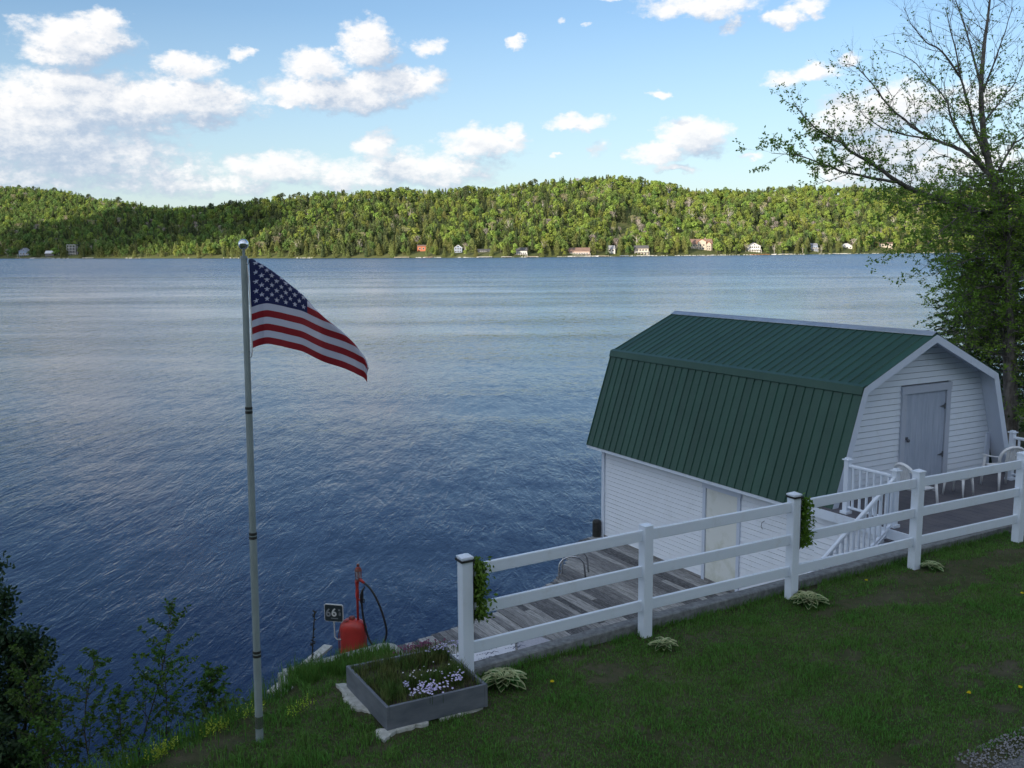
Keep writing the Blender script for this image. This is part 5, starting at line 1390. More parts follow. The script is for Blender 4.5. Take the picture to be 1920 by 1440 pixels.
shrub(Vector((-6.75, 11.6, zg - 0.1)), [(0.05, 0, 3.92 - zg, .30), (-.30, .1, 3.85 - zg, .36), (.22, .05, 3.50 - zg, .32), (-.2, -.1, 3.35 - zg, .45), (.50, 0, 3.05 - zg, .34), (.05, 0, 2.9 - zg, .5), (.62, .05, 2.60 - zg, .36), (.3, -.1, 2.4 - zg, .48), (-.3, 0, 2.35 - zg, .55), (.55, 0, 2.05 - zg, .42), (.1, 0, 1.85 - zg, .55), (.45, -.1, 1.5 - zg, .42), (-.4, 0, 1.5 - zg, .55)], 'dark dense leafy shrub rising at the left edge over the water', 3, 'lf_shrub', per=2100, nm='tall_shrub')
zg = gz(-6.0, 10.2)
shrub(Vector((-6.05, 10.2, zg - 0.1)), [(0, 0, 2.45 - zg, .34), (.28, 0, 2.2 - zg, .34), (-.2, 0, 2.2 - zg, .4), (.35, .1, 1.85 - zg, .36), (0, 0, 1.8 - zg, .45)], 'lower dark shrub in front of the tall one in the bottom left corner', 4, 'lf_shrub', per=1900, nm='tall_shrub')
random.seed(19)
BR = [(-5.4, 9.5), (-4.95, 9.75), (-4.6, 9.55), (-4.25, 9.85), (-3.9, 9.6), (-3.55, 9.95), (-3.2, 10.15), (-2.95, 10.3), (-5.7, 9.0), (-4.0, 10.5), (-4.7, 10.6), (-3.4, 10.6)]
PL = ['fourth low brush clump from the left on the bank', 'leafy low brush clump']
for i, (x, y) in enumerate(BR):
    z = gz(x, y); h = random.uniform(0.22, 0.42)
    shrub(Vector((x, y, z - 0.05)), [(random.gauss(0, .1), random.gauss(0, .1), h * random.uniform(.7, 1.1), random.uniform(.15, .24)) for _ in range(3)], '%s low brush clump from the left on the grassy lake bank' % ['third', 'fifth', 'seventh', 'eighth', 'ninth', 'tenth', 'second rightmost', 'rightmost', 'leftmost', 'waterside middle', 'waterside left', 'waterside right'][i], 40 + i, 'lf_sap', per=520, ls=0.055, nm='brush', group='brush on the lake bank', cat='brush')

# ================================================================== TREES ON THE RIGHT
LIMB = {'T':[(13.2,25.0,2.28),(13.03,25.0,4.41),(12.82,25.0,6.73),(12.7,25.0,7.58),(12.57,25.0,8.37),(12.34,25.0,9.21),(12.1,25.0,9.99),(11.96,25.1,10.88),(11.87,25.1,11.81),(11.93,25.2,12.85),(11.99,25.2,13.6),(12.05,25.3,14.26)],
'T2':[(11.87,25.1,11.81),(11.77,25.4,12.57),(11.61,25.5,13.19),(11.38,25.6,13.91),(11.32,25.7,14.32)],
'A':[(12.5,25.0,8.54),(11.67,24.7,8.73),(11.06,24.5,8.87),(10.37,24.2,9.05),(9.78,24.0,9.23),(9.37,23.8,9.38),(8.94,23.7,9.64),(8.52,23.6,9.87),(8.14,23.6,10.08),(7.83,23.5,10.29),(7.51,23.5,10.46),(7.1,23.4,10.69),(6.69,23.4,11.15)],
'A2':[(9.37,23.8,9.38),(8.65,23.6,9.46),(7.84,23.3,9.6),(7.35,23.1,9.74),(6.66,22.9,9.93),(6.02,22.8,9.97)],
'B':[(12.27,25.0,9.55),(11.71,25.2,10.12),(11.38,25.4,10.36),(10.95,25.6,10.58),(10.55,25.8,10.87),(10.23,25.9,11.16),(9.91,26.0,11.46),(9.51,26.1,12.01),(9.06,26.2,12.51),(8.71,26.2,12.57)],
'B2':[(10.95,25.6,10.58),(10.21,25.5,10.67),(9.59,25.4,10.82),(9.09,25.3,11.09),(8.81,25.2,11.35)],
'C':[(12.1,25.0,9.99),(11.72,24.8,10.52),(11.39,24.6,11.14),(11.03,24.4,11.91),(10.78,24.3,12.67),(10.47,24.2,13.48)],
'C2':[(11.03,24.4,11.91),(10.41,24.1,12.46),(9.98,24.0,12.67),(9.6,23.9,13.01),(9.3,23.8,13.44)],
'Dd':[(12.0,25.2,10.01),(11.62,25.5,10.6),(11.4,25.7,11.18),(11.32,25.8,11.59),(10.94,25.9,12.05),(10.47,26.1,12.65),(9.72,26.3,13.0)],
'E':[(12.27,25.0,9.44),(12.82,25.4,10.24),(13.25,25.6,10.6),(13.85,25.8,10.96)],
'Fz':[(11.9,25.1,11.64),(11.95,24.7,12.27),(12.07,24.5,12.97),(12.2,24.4,13.57)],
'G':[(12.38,25.0,8.65),(11.31,24.2,8.79),(10.58,23.8,8.88),(9.86,23.5,8.83),(9.31,23.3,8.71),(8.86,23.2,8.4)],
'Hh':[(12.43,25.0,8.71),(11.28,24.1,8.65),(10.67,23.7,8.4),(10.18,23.4,8.03),(9.84,23.2,7.82)],
'I':[(12.72,25.0,7.41),(11.77,24.3,7.54),(10.94,23.8,7.38),(10.28,23.5,7.13)],
'J':[(12.68,25.0,7.98),(12.41,25.7,8.16),(12.05,26.2,8.23),(11.72,26.5,7.94)],
'K':[(12.82,25.0,6.73),(11.93,24.3,6.82),(11.24,24.0,6.61),(10.68,23.7,6.41)],
'M':[(12.49,25.0,8.65),(12.56,24.5,8.96),(12.82,24.2,9.22)],
'N':[(12.66,25.0,7.87),(12.68,24.3,8.08),(12.9,24.0,8.18)],
'P':[(11.96,25.1,10.88),(12.56,25.6,11.44),(13.08,25.9,11.99),(13.43,26.1,12.69)],}
LR = dict(T=(0.20, 0.018), T2=(0.05, 0.008), A=(0.13, 0.012), A2=(0.06, 0.008), B=(0.085, 0.009), B2=(0.04, 0.007), C=(0.075, 0.012), C2=(0.04, 0.006), Dd=(0.06, 0.007), E=(0.06, 0.012), Fz=(0.045, 0.008), G=(0.055, 0.008), Hh=(0.045, 0.008), I=(0.045, 0.008), J=(0.045, 0.008), K=(0.045, 0.008), M=(0.05, 0.01), N=(0.05, 0.01), P=(0.05, 0.008))
def catmull(pts, m):
    out = []; pts = [Vector(p) for p in pts]
    for i in range(len(pts) - 1):
        p0, p1, p2, p3 = [pts[max(0, min(len(pts) - 1, i + k))] for k in (-1, 0, 1, 2)]
        for q in range(m):
            t_ = q / m; out.append(0.5 * ((2 * p1) + (-p0 + p2) * t_ + (2 * p0 - 5 * p1 + 4 * p2 - p3) * t_ ** 2 + (-p0 + 3 * p1 - 3 * p2 + p3) * t_ ** 3))
    out.append(pts[-1]); return out
random.seed(42)
bt = root('birch_tree', (13.2, 25.0, 1.6), 'tall spreading tree with sparse spring leaves leaning over the boathouse', 'tree')
trunk, limbs, lv = MB(), MB(), MB()
def leafdens(p):      # how leafy the crown is at p
    low = float(np.interp(p.z, [5.5, 8.6, 9.6, 11, 12.2, 13.0], [2.0, 2.3, 2.2, 1.25, 0.85, 0.10]))
    out_ = float(np.interp(p.x, [6, 9, 11.3, 13], [1.25, 0.85, 1.0, 1.25]))
    return low * out_
def leaves_on(path, n, sz):
    for i in range(n):
        u = random.uniform(0.3, 1.0) * (len(path) - 1); k = min(len(path) - 2, int(u)); c = path[k].lerp(path[k + 1], u - k)
        for q in range(random.choice((1, 2, 3))):
            d = Vector((random.gauss(0, 1), random.gauss(0, 1), random.gauss(-0.25, 0.7))).normalized()
            lv.blade(c + Vector((random.gauss(0, .02), random.gauss(0, .02), random.gauss(0, .02))), d * sz * random.uniform(0.7, 1.25), sz * 0.55)
def twig(p, d, L, r, lvl):
    n = 5 if lvl > 0 else 4
    bp = branch_path(p, d, L, n, 0.16, 0.03); limbs.tube(bp, [r * (1 - 0.75 * i / n) for i in range(n + 1)], 4 if r > 0.008 else 3, caps=False)
    ld_ = leafdens(bp[-1])
    if lvl > 0:
        for i in range(int(3 + 3 * L)):
            u = random.uniform(0.2, 1.0) * n; k = min(n - 1, int(u)); q = bp[k].lerp(bp[k + 1], u - k); dd_ = (bp[k + 1] - bp[k]).normalized()
            nd_ = (dd_ + Vector((random.gauss(0, .55), random.gauss(0, .55), random.gauss(0.12, .5)))).normalized(); twig(q, nd_, L * random.uniform(0.3, 0.55), r * 0.5, lvl - 1)
    leaves_on(bp, int((3.0 if lvl == 0 else 1.2) * ld_ + random.random()), 0.072)
for k_, l in LIMB.items():
    m_ = 5; cp_ = catmull(l, m_); r0, r1 = LR[k_]; r0, r1 = (r0, r1) if k_ == 'T' else (r0 * 0.74, r1 * 0.7); N = len(cp_)
    amp = 0.02 if k_ == 'T' else 0.035
    cp_ = [p + Vector((noise.noise(Vector((i * 0.35, hash(k_) % 7 * 0 + len(k_), 1))) * amp, 0, noise.noise(Vector((i * 0.35, len(k_), 8))) * amp)) for i, p in enumerate(cp_)]
    rad = [r0 + (r1 - r0) * (i / (N - 1)) ** (0.8 if k_ != 'T' else 0.75) for i in range(N)]
    if k_ == 'T': rad[0] *= 1.25
    (trunk if k_ == 'T' else limbs).tube(cp_, rad, 10 if r0 > 0.07 else 6)
    tot = sum((cp_[i + 1] - cp_[i]).length for i in range(N - 1))
    st_i = 0.35 if k_ == 'T' else 0.14
    nt = int(tot * (8.0 if k_ != 'T' else 4.5))
    for i in range(nt):
        u = (st_i + (1 - st_i) * (i + random.random()) / nt) * (N - 1); kk = min(N - 2, int(u)); q = cp_[kk].lerp(cp_[kk + 1], u - kk); dd_ = (cp_[kk + 1] - cp_[kk]).normalized()
        nd_ = (dd_ * 0.8 + Vector((random.gauss(0, .6), random.gauss(0, .6), random.gauss(0.25, .5)))).normalized()
        twig(q, nd_, random.uniform(0.45, 1.25) * (1.0 if q.x > 8 else 0.7), min(0.010, rad[kk] * 0.4), 1)
# bushy lower shoots
for i in range(300):
    z = random.uniform(5.0, 9.8); u = float(np.interp(z, [2.3, 9.2], [0, 1])); q = Vector((13.05 - 0.5 * u, 25, z)); a = random.uniform(0, 6.28)
    L = random.uniform(0.8, 2.0); twig(q, (math.cos(a), math.sin(a), random.uniform(-0.25, 0.35)), L, 0.016, 1)
tp = part('trunk', trunk, 'bark', bt, smooth=True)
bp_ = part('branches', limbs, 'bark', bt); part('foliage', lv, 'lf_birch', bt)
print('birch leaves', len(lv.f), 'branch faces', len(limbs.f))
conifer(Vector((14.0, 26.9, 1.4)), 7.6, 4.3, 'dark fir with drooping boughs behind the roof ridge', 11, 'lf_fir', n_l=24, per=13, drop=0.28, nm='fir_tree', group='firs behind the boathouse', lsz=0.15, dens=62, zst=0.30, tr=0.2)
conifer(Vector((16.6, 25.4, 1.5)), 7.2, 3.0, 'dark fir filling the gap right of the gable', 12, 'lf_fir', n_l=24, per=12, drop=0.3, nm='fir_tree', group='firs behind the boathouse', lsz=0.17, dens=46, zst=0.05, tr=0.18)
conifer(Vector((15.2, 32.0, 0.8)), 6.4, 2.8, 'farther dark fir near the shore behind the boathouse', 13, 'lf_fir', n_l=20, per=11, drop=0.3, nm='fir_tree', group='firs behind the boathouse', lsz=0.18, dens=40, zst=0.05, tr=0.18)
random.seed(91)
for i, (x, y, h, r, lb) in enumerate(((12.55, 24.0, 7.2, 0.13, 'mottled trunk left of the main tree behind the gable'), (12.3, 27.2, 6.0, 0.09, 'thin pale trunk in the shade behind the gable'), (13.6, 23.0, 7.5, 0.17, 'thick dark trunk at the right edge of the picture'))):
    rt = root('tree', (x, y, 1.4), lb, 'tree', 'trunks behind the gable'); mb = MB()
    pts = branch_path((x, y, 1.4), (0, 0, 1), h, 7, 0.035); mb.tube(pts, [r * (1 - 0.6 * j / 7) for j in range(8)], 9); part('trunk', mb, 'bark', rt, smooth=True)
    save_l, save_v = limbs, lv; limbs, lv = MB(), MB()
    for j in range(30):
        k = random.randint(2, 6); a = random.uniform(0, 6.28); twig(pts[k].lerp(pts[k + 1], random.random()), (math.cos(a), math.sin(a), random.uniform(-0.1, 0.5)), random.uniform(0.6, 1.3), 0.014, 1)
    part('branches', limbs, 'bark', rt); part('foliage', lv, 'lf_birch', rt)
# grey dish on a mast behind the trunk
ds = root('dish_antenna', (13.35, 25.6, 5.0), 'grey dish half hidden behind the big trunk at the right edge', 'dish')
mb = MB(); mb.tube([(13.35, 25.6, 1.4), (13.35, 25.6, 7.3)], 0.03, 8); part('mast', mb, 'pole', ds)
mb = MB(); n = 20
c = Vector((13.42, 25.45, 7.25)); ax = Vector((-0.45, -0.85, 0.25)).normalized(); e1 = ax.cross(Vector((0, 0, 1))).normalized(); e2 = e1.cross(ax)
for rr_, dd_ in ((0.0, -0.07), (0.15, -0.055), (0.27, -0.02), (0.32, 0.0)):
    for k in range(n): a = 2 * math.pi * k / n; mb.v.append(tuple(c + (e1 * math.cos(a) + e2 * math.sin(a)) * max(rr_, 1e-3) + ax * dd_))
for i in range(3):
    for k in range(n): mb.f.append((i * n + k, i * n + (k + 1) % n, (i + 1) * n + (k + 1) % n, (i + 1) * n + k)); mb.mi.append(0)
part('dish', mb, 'trim', ds, smooth=True)

# ================================================================== FAR SHORE AND HILLS
SH_T = [-1.2, -0.745, -0.526, -0.361, -0.197, 0.0, 0.1315, 0.263, 0.422, 0.68, 1.2]      # x/y of the sight line
SH_D = [1700, 1500, 1350, 1190, 1060, 1020, 1090, 1190, 1400, 1600, 1900]
def shoreY(t_): return float(np.interp(t_, SH_T, SH_D))
RG_T = [-1.2, -0.70, -0.526, -0.477, -0.433, -0.397, -0.361, -0.296, -0.219, -0.142, -0.055, 0.0, 0.055, 0.099, 0.1315, 0.186, 0.208, 0.263, 0.323, 0.405, 0.460, 0.68, 1.2]
RG_Z = [q - 3 for q in (150, 178, 144, 134, 106, 82, 70, 69, 80, 86, 86, 91, 104, 111, 106, 92, 88, 97, 102, 108, 107, 114, 114)]
RG_S = [900, 900, 800, 800, 700, 450, 450, 400, 400, 420, 430, 450, 460, 470, 470, 450, 450, 470, 450, 450, 450, 450, 450]
def far_z(x, y):
    t_ = x / y; s_ = y - shoreY(t_)
    zr, sr2 = float(np.interp(t_, RG_T, RG_Z)), float(np.interp(t_, RG_T, RG_S))
    if s_ < 0: return max(-3, s_ * 0.15 - 0.3)
    u = s_ / sr2
    n_ = 6 * noise.noise(Vector((x * 0.006, y * 0.006, 0.5))) + 3 * noise.noise(Vector((x * 0.02, y * 0.02, 2.5)))
    base = 0.6 + min(s_, 12) * 0.12
    if u <= 1: h = (0.80 * u + 0.20 * u * u * (3 - 2 * u)) * zr
    else: h = zr * (1 - 0.25 * min(1, (u - 1) * 0.8))
    return base + h + n_ * min(1, s_ / 120) * (1 if u < 0.85 else 0.4)
tv = np.concatenate([np.linspace(-1.15, -0.7, 20), np.linspace(-0.69, 0.69, 240), np.linspace(0.70, 1.15, 20)])
sv = [-14, -3, 0, 2, 5, 10, 20, 40, 60, 90, 120, 160, 200, 240, 280, 320, 360, 400, 430, 460, 500, 560, 650, 750, 850, 1000, 1300]
V = []
for t_ in tv:
    D0_ = shoreY(t_)
    for s_ in sv:
        y = D0_ + s_; V.append((t_ * y, y, far_z(t_ * y, y)))
n = len(sv); F = [(i * n + j, (i + 1) * n + j, (i + 1) * n + j + 1, i * n + j + 1) for i in range(len(tv) - 1) for j in range(n - 1)]
struct('far_hills', npmesh('far_hills', np.array(V), np.array(F), ['hill'], smooth=True))
# pale rocky waterline
rr = np.random.default_rng(2); mb = MB()
for i in range(1500):
    t_ = rr.uniform(-0.62, 0.62)
    if noise.noise(Vector((t_ * 40, 0, 0))) < -0.05 + (0.25 if t_ < -0.1 else -0.1): continue
    y = shoreY(t_) - rr.uniform(0, 3); x = t_ * y; r_ = rr.uniform(0.4, 1.3)
    mb.poly([(x - r_, y, -0.2), (x + r_, y - r_ * .3, -0.2), (x + r_ * .4, y + r_, -0.2), (x + rr.uniform(-.3, .3), y, r_ * 0.75)], [(0, 1, 3), (1, 2, 3), (2, 0, 3)])
struct('shore_rocks', mb.mesh('shore_rocks', 'stone'), 'stuff')

# ---- tree prototypes of unit height
def crown(fn, n, sz, seed, flat=0.0):
    r = np.random.default_rng(seed); C_, out = fn(r, n)
    N = r.normal(size=(n, 3)); N += out * 1.3; N /= np.linalg.norm(N, axis=1)[:, None]
    A = np.cross(N, r.normal(size=(n, 3))); A /= np.linalg.norm(A, axis=1)[:, None]; B = np.cross(N, A)
    s_ = sz * r.uniform(0.6, 1.35, n)[:, None]
    V = np.stack([C_ - A * s_, C_ + B * s_ * 0.8, C_ + A * s_ * 0.9, C_ - B * s_ * 0.8], 1)
    V += r.normal(size=V.shape) * sz * 0.18
    return V.reshape(-1, 3), np.arange(4 * n).reshape(-1, 4)
def f_cone(rad, z0, p=1.0, jag=0.25):
    def f(r, n):
        z = z0 + (1 - z0) * (1 - np.sqrt(r.uniform(0, 1, n))) ; a = r.uniform(0, 2 * np.pi, n)
        R_m = rad * np.clip(1 - (z - z0) / (1 - z0), 0, 1) ** p; tier = 1 - jag * ((z * 9) % 1.0)
        rad_ = R_m * tier * r.uniform(0.55, 1, n) ** 0.5; o = np.stack([np.cos(a), np.sin(a), np.full(n, 0.3)], 1)
        return np.stack([np.cos(a) * rad_, np.sin(a) * rad_, z], 1), o
    return f
def f_oval(rad, z0, bulge=0.45):
    def f(r, n):
        u = r.uniform(0, 1, n); z = z0 + (1 - z0) * u; a = r.uniform(0, 2 * np.pi, n)
        R_m = rad * (np.sin(np.pi * np.clip(u, 0.02, 1) ** bulge * 0.98) + 0.05) ** 0.8; rad_ = R_m * r.uniform(0.5, 1, n) ** 0.4
        o = np.stack([np.cos(a), np.sin(a), (u - 0.4) * 1.2], 1); return np.stack([np.cos(a) * rad_, np.sin(a) * rad_, z], 1), o
    return f
def f_blobs(rad, z0, k, seed):
    def f(r, n):
        q = np.random.default_rng(seed); c = []
        for i in range(k):
            a = q.uniform(0, 6.28); rr_ = rad * 0.62 * q.uniform(0, 1) ** 0.5; z = q.uniform(z0 + 0.12, 0.86); c.append((math.cos(a) * rr_ * (1.1 - 0.5 * abs(z - 0.55)), math.sin(a) * rr_ * (1.1 - 0.5 * abs(z - 0.55)), z, q.uniform(0.12, 0.2)))
        c.append((0, 0, 0.86, 0.14)); c = np.array(c); w = c[:, 3] ** 2; id_ = r.choice(len(c), n, p=w / w.sum())
        d = r.normal(size=(n, 3)); d /= np.linalg.norm(d, axis=1)[:, None]; d[:, 2] = np.where(d[:, 2] < -0.3, -d[:, 2], d[:, 2])
        return c[id_, :3] + d * c[id_, 3][:, None] * r.uniform(0.75, 1.02, n)[:, None], d
    return f
def proto(nm, fn, n, sz, seed, lm, tr=(0.012, 0.35), tm='far_dtrunk', branches=0, spread=0.25):
    V, F = crown(fn, n, sz, seed); mb = MB(); random.seed(seed)
    mb.tube([(0, 0, -0.12), (0.005, 0, tr[1] * 0.5), (0, 0.004, tr[1])], [tr[0], tr[0] * 0.8, tr[0] * 0.45], 5)
    for i in range(branches):
        z = random.uniform(0.3, 0.75); a = random.uniform(0, 6.28); L = spread * random.uniform(0.6, 1.1)
        mb.tube([(0, 0, z), (math.cos(a) * L * 0.5, math.sin(a) * L * 0.5, z + L * 0.5), (math.cos(a) * L, math.sin(a) * L, min(1.0, z + L * 1.25))], [tr[0] * 0.6, tr[0] * 0.42, tr[0] * 0.2], 3, caps=False)
    me = bpy.data.meshes.new(nm); nv = len(V)
    me.from_pydata(V.tolist() + mb.v, [], F.tolist() + [tuple(nv + i for i in f) for f in mb.f]); me.materials.append(M[lm]); me.materials.append(M[tm])
    me.polygons.foreach_set('material_index', [0] * len(F) + [1] * len(mb.f)); me.update(); return me
PR = dict(
    spruce=[proto('spruce_tree', f_cone(0.17, 0.06, 0.9), 420, 0.034, 1, 'far_spruce'), proto('spruce_tree', f_cone(0.21, 0.04, 0.8, 0.4), 420, 0.036, 2, 'far_spruce')],
    cedar=[proto('cedar_tree', f_oval(0.20, 0.01, 0.62), 460, 0.036, 3, 'far_cedar'), proto('cedar_tree', f_cone(0.23, 0.01, 0.6, 0.15), 460, 0.036, 4, 'far_cedar')],
    leafy=[proto('leafy_tree', f_blobs(0.36, 0.15, 9, 5), 620, 0.040, 5, 'far_leaf', (0.016, 0.6)), proto('leafy_tree', f_blobs(0.31, 0.12, 8, 6), 560, 0.040, 6, 'far_leaf', (0.015, 0.6))],
    green=[proto('leafy_tree', f_blobs(0.35, 0.12, 9, 7), 620, 0.040, 7, 'far_leaf2', (0.016, 0.6)), proto('leafy_tree', f_blobs(0.30, 0.10, 8, 8), 560, 0.042, 8, 'far_leaf2', (0.016, 0.6))],
    bud=[proto('budding_tree', f_blobs(0.32, 0.25, 8, 9), 300, 0.028, 9, 'far_bud', (0.014, 0.8), 'far_trunk', 8), proto('budding_tree', f_blobs(0.30, 0.3, 8, 10), 260, 0.024, 10, 'far_bare', (0.014, 0.8), 'far_trunk', 10)],
    birch=[proto('birch_tree', f_blobs(0.27, 0.35, 7, 11), 190, 0.030, 11, 'far_leaf', (0.019, 0.85), 'far_trunk', 9), proto('birch_tree', f_blobs(0.24, 0.4, 6, 12), 60, 0.026, 12, 'far_bud', (0.022, 0.85), 'far_trunk', 12, 0.3)],
    pine=[proto('pine_tree', f_blobs(0.22, 0.3, 7, 13), 300, 0.036, 13, 'far_spruce', (0.014, 0.9)), proto('pine_tree', f_cone(0.15, 0.25, 0.6, 0.5), 260, 0.036, 14, 'far_spruce', (0.014, 0.9))])
# ---- far houses: name, x, front y, floor z, width, height, depth, roof kind, materials, label
M['h_white'] = simple('white_house_wall', (0.62, 0.62, 0.60), (0.52, 0.52, 0.50), 0.5, 0.8)
M['h_cream'] = simple('cream_house_wall', (0.52, 0.46, 0.38), (0.45, 0.40, 0.33), 0.5, 0.8)
M['h_pink'] = simple('pinkish_house_wall', (0.42, 0.30, 0.26), (0.48, 0.38, 0.33), 0.5, 0.8)
M['h_rust'] = simple('rust_house_wall', (0.40, 0.13, 0.06), (0.32, 0.11, 0.06), 0.5, 0.8)
M['h_blue'] = simple('blue_grey_house_wall', (0.26, 0.32, 0.42), (0.22, 0.28, 0.38), 0.5, 0.8)
M['h_dark'] = simple('dark_house_wall', (0.10, 0.10, 0.11), (0.14, 0.14, 0.14), 0.5, 0.8)
M['h_roofd'] = simple('dark_shingle_roof', (0.09, 0.09, 0.095), (0.12, 0.12, 0.12), 0.5, 0.8)
M['h_roofg'] = simple('grey_shingle_roof', (0.30, 0.31, 0.33), (0.25, 0.26, 0.28), 0.5, 0.7)
M['h_roofb'] = simple('brown_shingle_roof', (0.26, 0.17, 0.13), (0.22, 0.14, 0.11), 0.5, 0.8)
M['h_roofw'] = simple('white_metal_roof', (0.66, 0.67, 0.70), None, rough=0.5)
M['h_glass'] = simple('dark_window_glass', (0.03, 0.04, 0.055), None, rough=0.1)
clear = []
HOUSE_XY = {}
def house(nm, lb, x0, x1, y, z0, z1, wall, roof, gable_front=False, dep=9.0, nwin=3, rows=1, rfrac=0.35, deckw=None, chim=False, cat='house', dormer=False):
    w, h = x1 - x0, z1 - z0; xc = (x0 + x1) / 2
    clear.append((x0 - 1.0, x1 + 1.0, y, z0)); HOUSE_XY[lb] = (xc, y)
    rt = root(nm, (xc, y, z0), lb, cat, 'cottages on the far shore', rz=0)
    hw = h * (1 - rfrac); mb = MB(); mb.box((xc, y + dep / 2, z0 + hw / 2 - 1.5), (w * 0.93, dep, hw + 3.0))
    if gable_front: mb.poly([(xc - w * .465, y, z0 + hw), (xc + w * .465, y, z0 + hw), (xc, y, z1 - 0.1), (xc - w * .465, y + dep, z0 + hw), (xc + w * .465, y + dep, z0 + hw), (xc, y + dep, z1 - 0.1)], [(0, 1, 2), (3, 5, 4), (0, 2, 5, 3), (1, 4, 5, 2)])
    part('wall', mb, wall, rt)
    mb = MB(); th = 0.35
    if gable_front:
        for sx in (-1, 1):
            a, b_ = Vector((xc + sx * w * 0.52, 0, z0 + hw - 0.25)), Vector((xc, 0, z1)); q = Vector((0, 0, -th))
            mb.hexa([a + Vector((0, y - 0.7, 0)) + q, b_ + Vector((0, y - 0.7, 0)) + q, b_ + Vector((0, y + dep + .5, 0)) + q, a + Vector((0, y + dep + .5, 0)) + q, a + Vector((0, y - 0.7, 0)), b_ + Vector((0, y - 0.7, 0)), b_ + Vector((0, y + dep + .5, 0)), a + Vector((0, y + dep + .5, 0))])
    else:
        pr = [(y - 0.9, z0 + hw - 0.2), (y + dep / 2, z1), (y + dep + 0.9, z0 + hw - 0.2)]
        pts = [(xc - w / 2, yy, zz) for yy, zz in pr] + [(xc + w / 2, yy, zz) for yy, zz in pr]
        mb.poly(pts, [(0, 1, 2), (3, 5, 4), (0, 3, 4, 1), (1, 4, 5, 2), (0, 2, 5, 3)])
    rf = part('roof', mb, roof, rt)
    if chim: mb = MB(); mb.box((xc + w * .2, y + dep * .55, z1 + 0.2), (0.9, 0.9, 2.4)); part('chimney', mb, 'h_pink', rf)
    for rrow in range(rows):
        zc = z0 + hw * (rrow + 0.55) / rows
        for i in range(nwin):
            xx = xc - w * 0.4 + w * 0.8 * (i + 0.5) / nwin; ww = min(1.7, w * 0.5 / nwin); wh = min(1.6, hw / rows * 0.5)
            mb = MB(); mb.box((xx, y - 0.05, zc), (ww + 0.3, 0.12, wh + 0.3)); wi_ = part('window', mb, 'h_white', rt)
            mb = MB(); mb.box((xx, y - 0.13, zc), (ww, 0.06, wh)); part('pane', mb, 'h_glass', wi_)
    if gable_front and h > 8: mb = MB(); mb.box((xc, y - 0.08, z0 + hw + h * rfrac * 0.35), (1.4, 0.16, 1.2)); part('attic_window', mb, 'h_glass', rt)
    if dormer:
        for dxx, dw, dh in ((0.0, 0.36, 0.34), (0.30, 0.2, 0.16)):
            cx = xc + w * dxx; d2 = w * dw / 2; zb_ = z0; zt = z0 + h * (0.80 if dxx == 0 else 0.6)
            mb = MB(); mb.poly([(cx - d2, y - 2.0, zb_), (cx + d2, y - 2.0, zb_), (cx + d2, y - 2.0, zt), (cx, y - 2.0, zt + h * 0.18), (cx - d2, y - 2.0, zt), (cx - d2, y + 3, zb_), (cx + d2, y + 3, zb_), (cx + d2, y + 3, zt), (cx, y + 3, zt + h * 0.18), (cx - d2, y + 3, zt)], [(0, 1, 2, 3, 4), (9, 8, 7, 6, 5), (0, 4, 9, 5), (1, 6, 7, 2), (2, 7, 8, 3), (3, 8, 9, 4)])
            part('front_gable', mb, wall, rt)
            mb = MB()
            for sx in (-1, 1):
                a, b_ = Vector((cx + sx * (d2 + 0.7), 0, zt - 0.5)), Vector((cx, 0, zt + h * 0.2)); q = Vector((0, 0, -0.35))
                mb.hexa([a + Vector((0, y - 2.7, 0)) + q, b_ + Vector((0, y - 2.7, 0)) + q, b_ + Vector((0, y + 3, 0)) + q, a + Vector((0, y + 3, 0)) + q, a + Vector((0, y - 2.7, 0)), b_ + Vector((0, y - 2.7, 0)), b_ + Vector((0, y + 3, 0)), a + Vector((0, y + 3, 0))])
            part('front_gable_roof', mb, 'h_rust', rt)
            for xx in (-0.4, 0.4):
                for zz in (0.3, 0.62):
                    mb = MB(); mb.box((cx + d2 * xx, y - 2.05, z0 + (zt - z0) * zz), (d2 * 0.4, 0.12, h * 0.1)); part('window', mb, 'h_glass', rt)
    if deckw:
        mb = MB(); mb.box((xc, y - 2.2, z0 + hw * deckw), (w * 1.0, 3.6, 0.3))
        for i in range(6): mb.box((xc - w * 0.48 + w * 0.96 * i / 5, y - 3.9, z0 + hw * deckw * 0.5 - 1), (0.25, 0.25, hw * deckw + 2))
        part('porch', mb, 'h_white', rt)
        mb = MB(); mb.box((xc, y - 4.0, z0 + hw * deckw + 1.0), (w * 1.0, 0.12, 0.15))
        for i in range(12): mb.box((xc - w * 0.48 + w * 0.96 * i / 11, y - 4.0, z0 + hw * deckw + 0.5), (0.12, 0.12, 1.0))
        part('porch_rail', mb, 'h_white', rt)
    return rt
house('cottage', 'small grey cottage with a pale gable at the far left shore', -677.4, -662.5, 1338, 1.8, 14.3, 'h_blue', 'h_roofg', True, nwin=3, deckw=0.35)
house('boat_cabin', 'low cottage with a white roof at the left shore beside a dock', -627.2, -614.5, 1309, 3.2, 10.2, 'h_dark', 'h_roofw', False, nwin=3, rfrac=0.5, dep=7)
house('cottage', 'rust red house half hidden by a bare pinkish tree', -102.9, -92.9, 1064, 6.4, 13.8, 'h_rust', 'h_roofb', False, nwin=2, rfrac=0.18)
house('cottage', 'narrow blue grey cottage with a white edged gable', -62.0, -52.7, 1051, 5.0, 13.5, 'h_blue', 'h_roofw', True, nwin=3, rows=2)
house('cottage', 'long dark low cottage hidden behind hedges', -37.1, -22.1, 1048, 5.4, 8.9, 'h_dark', 'h_roofd', False, nwin=5)
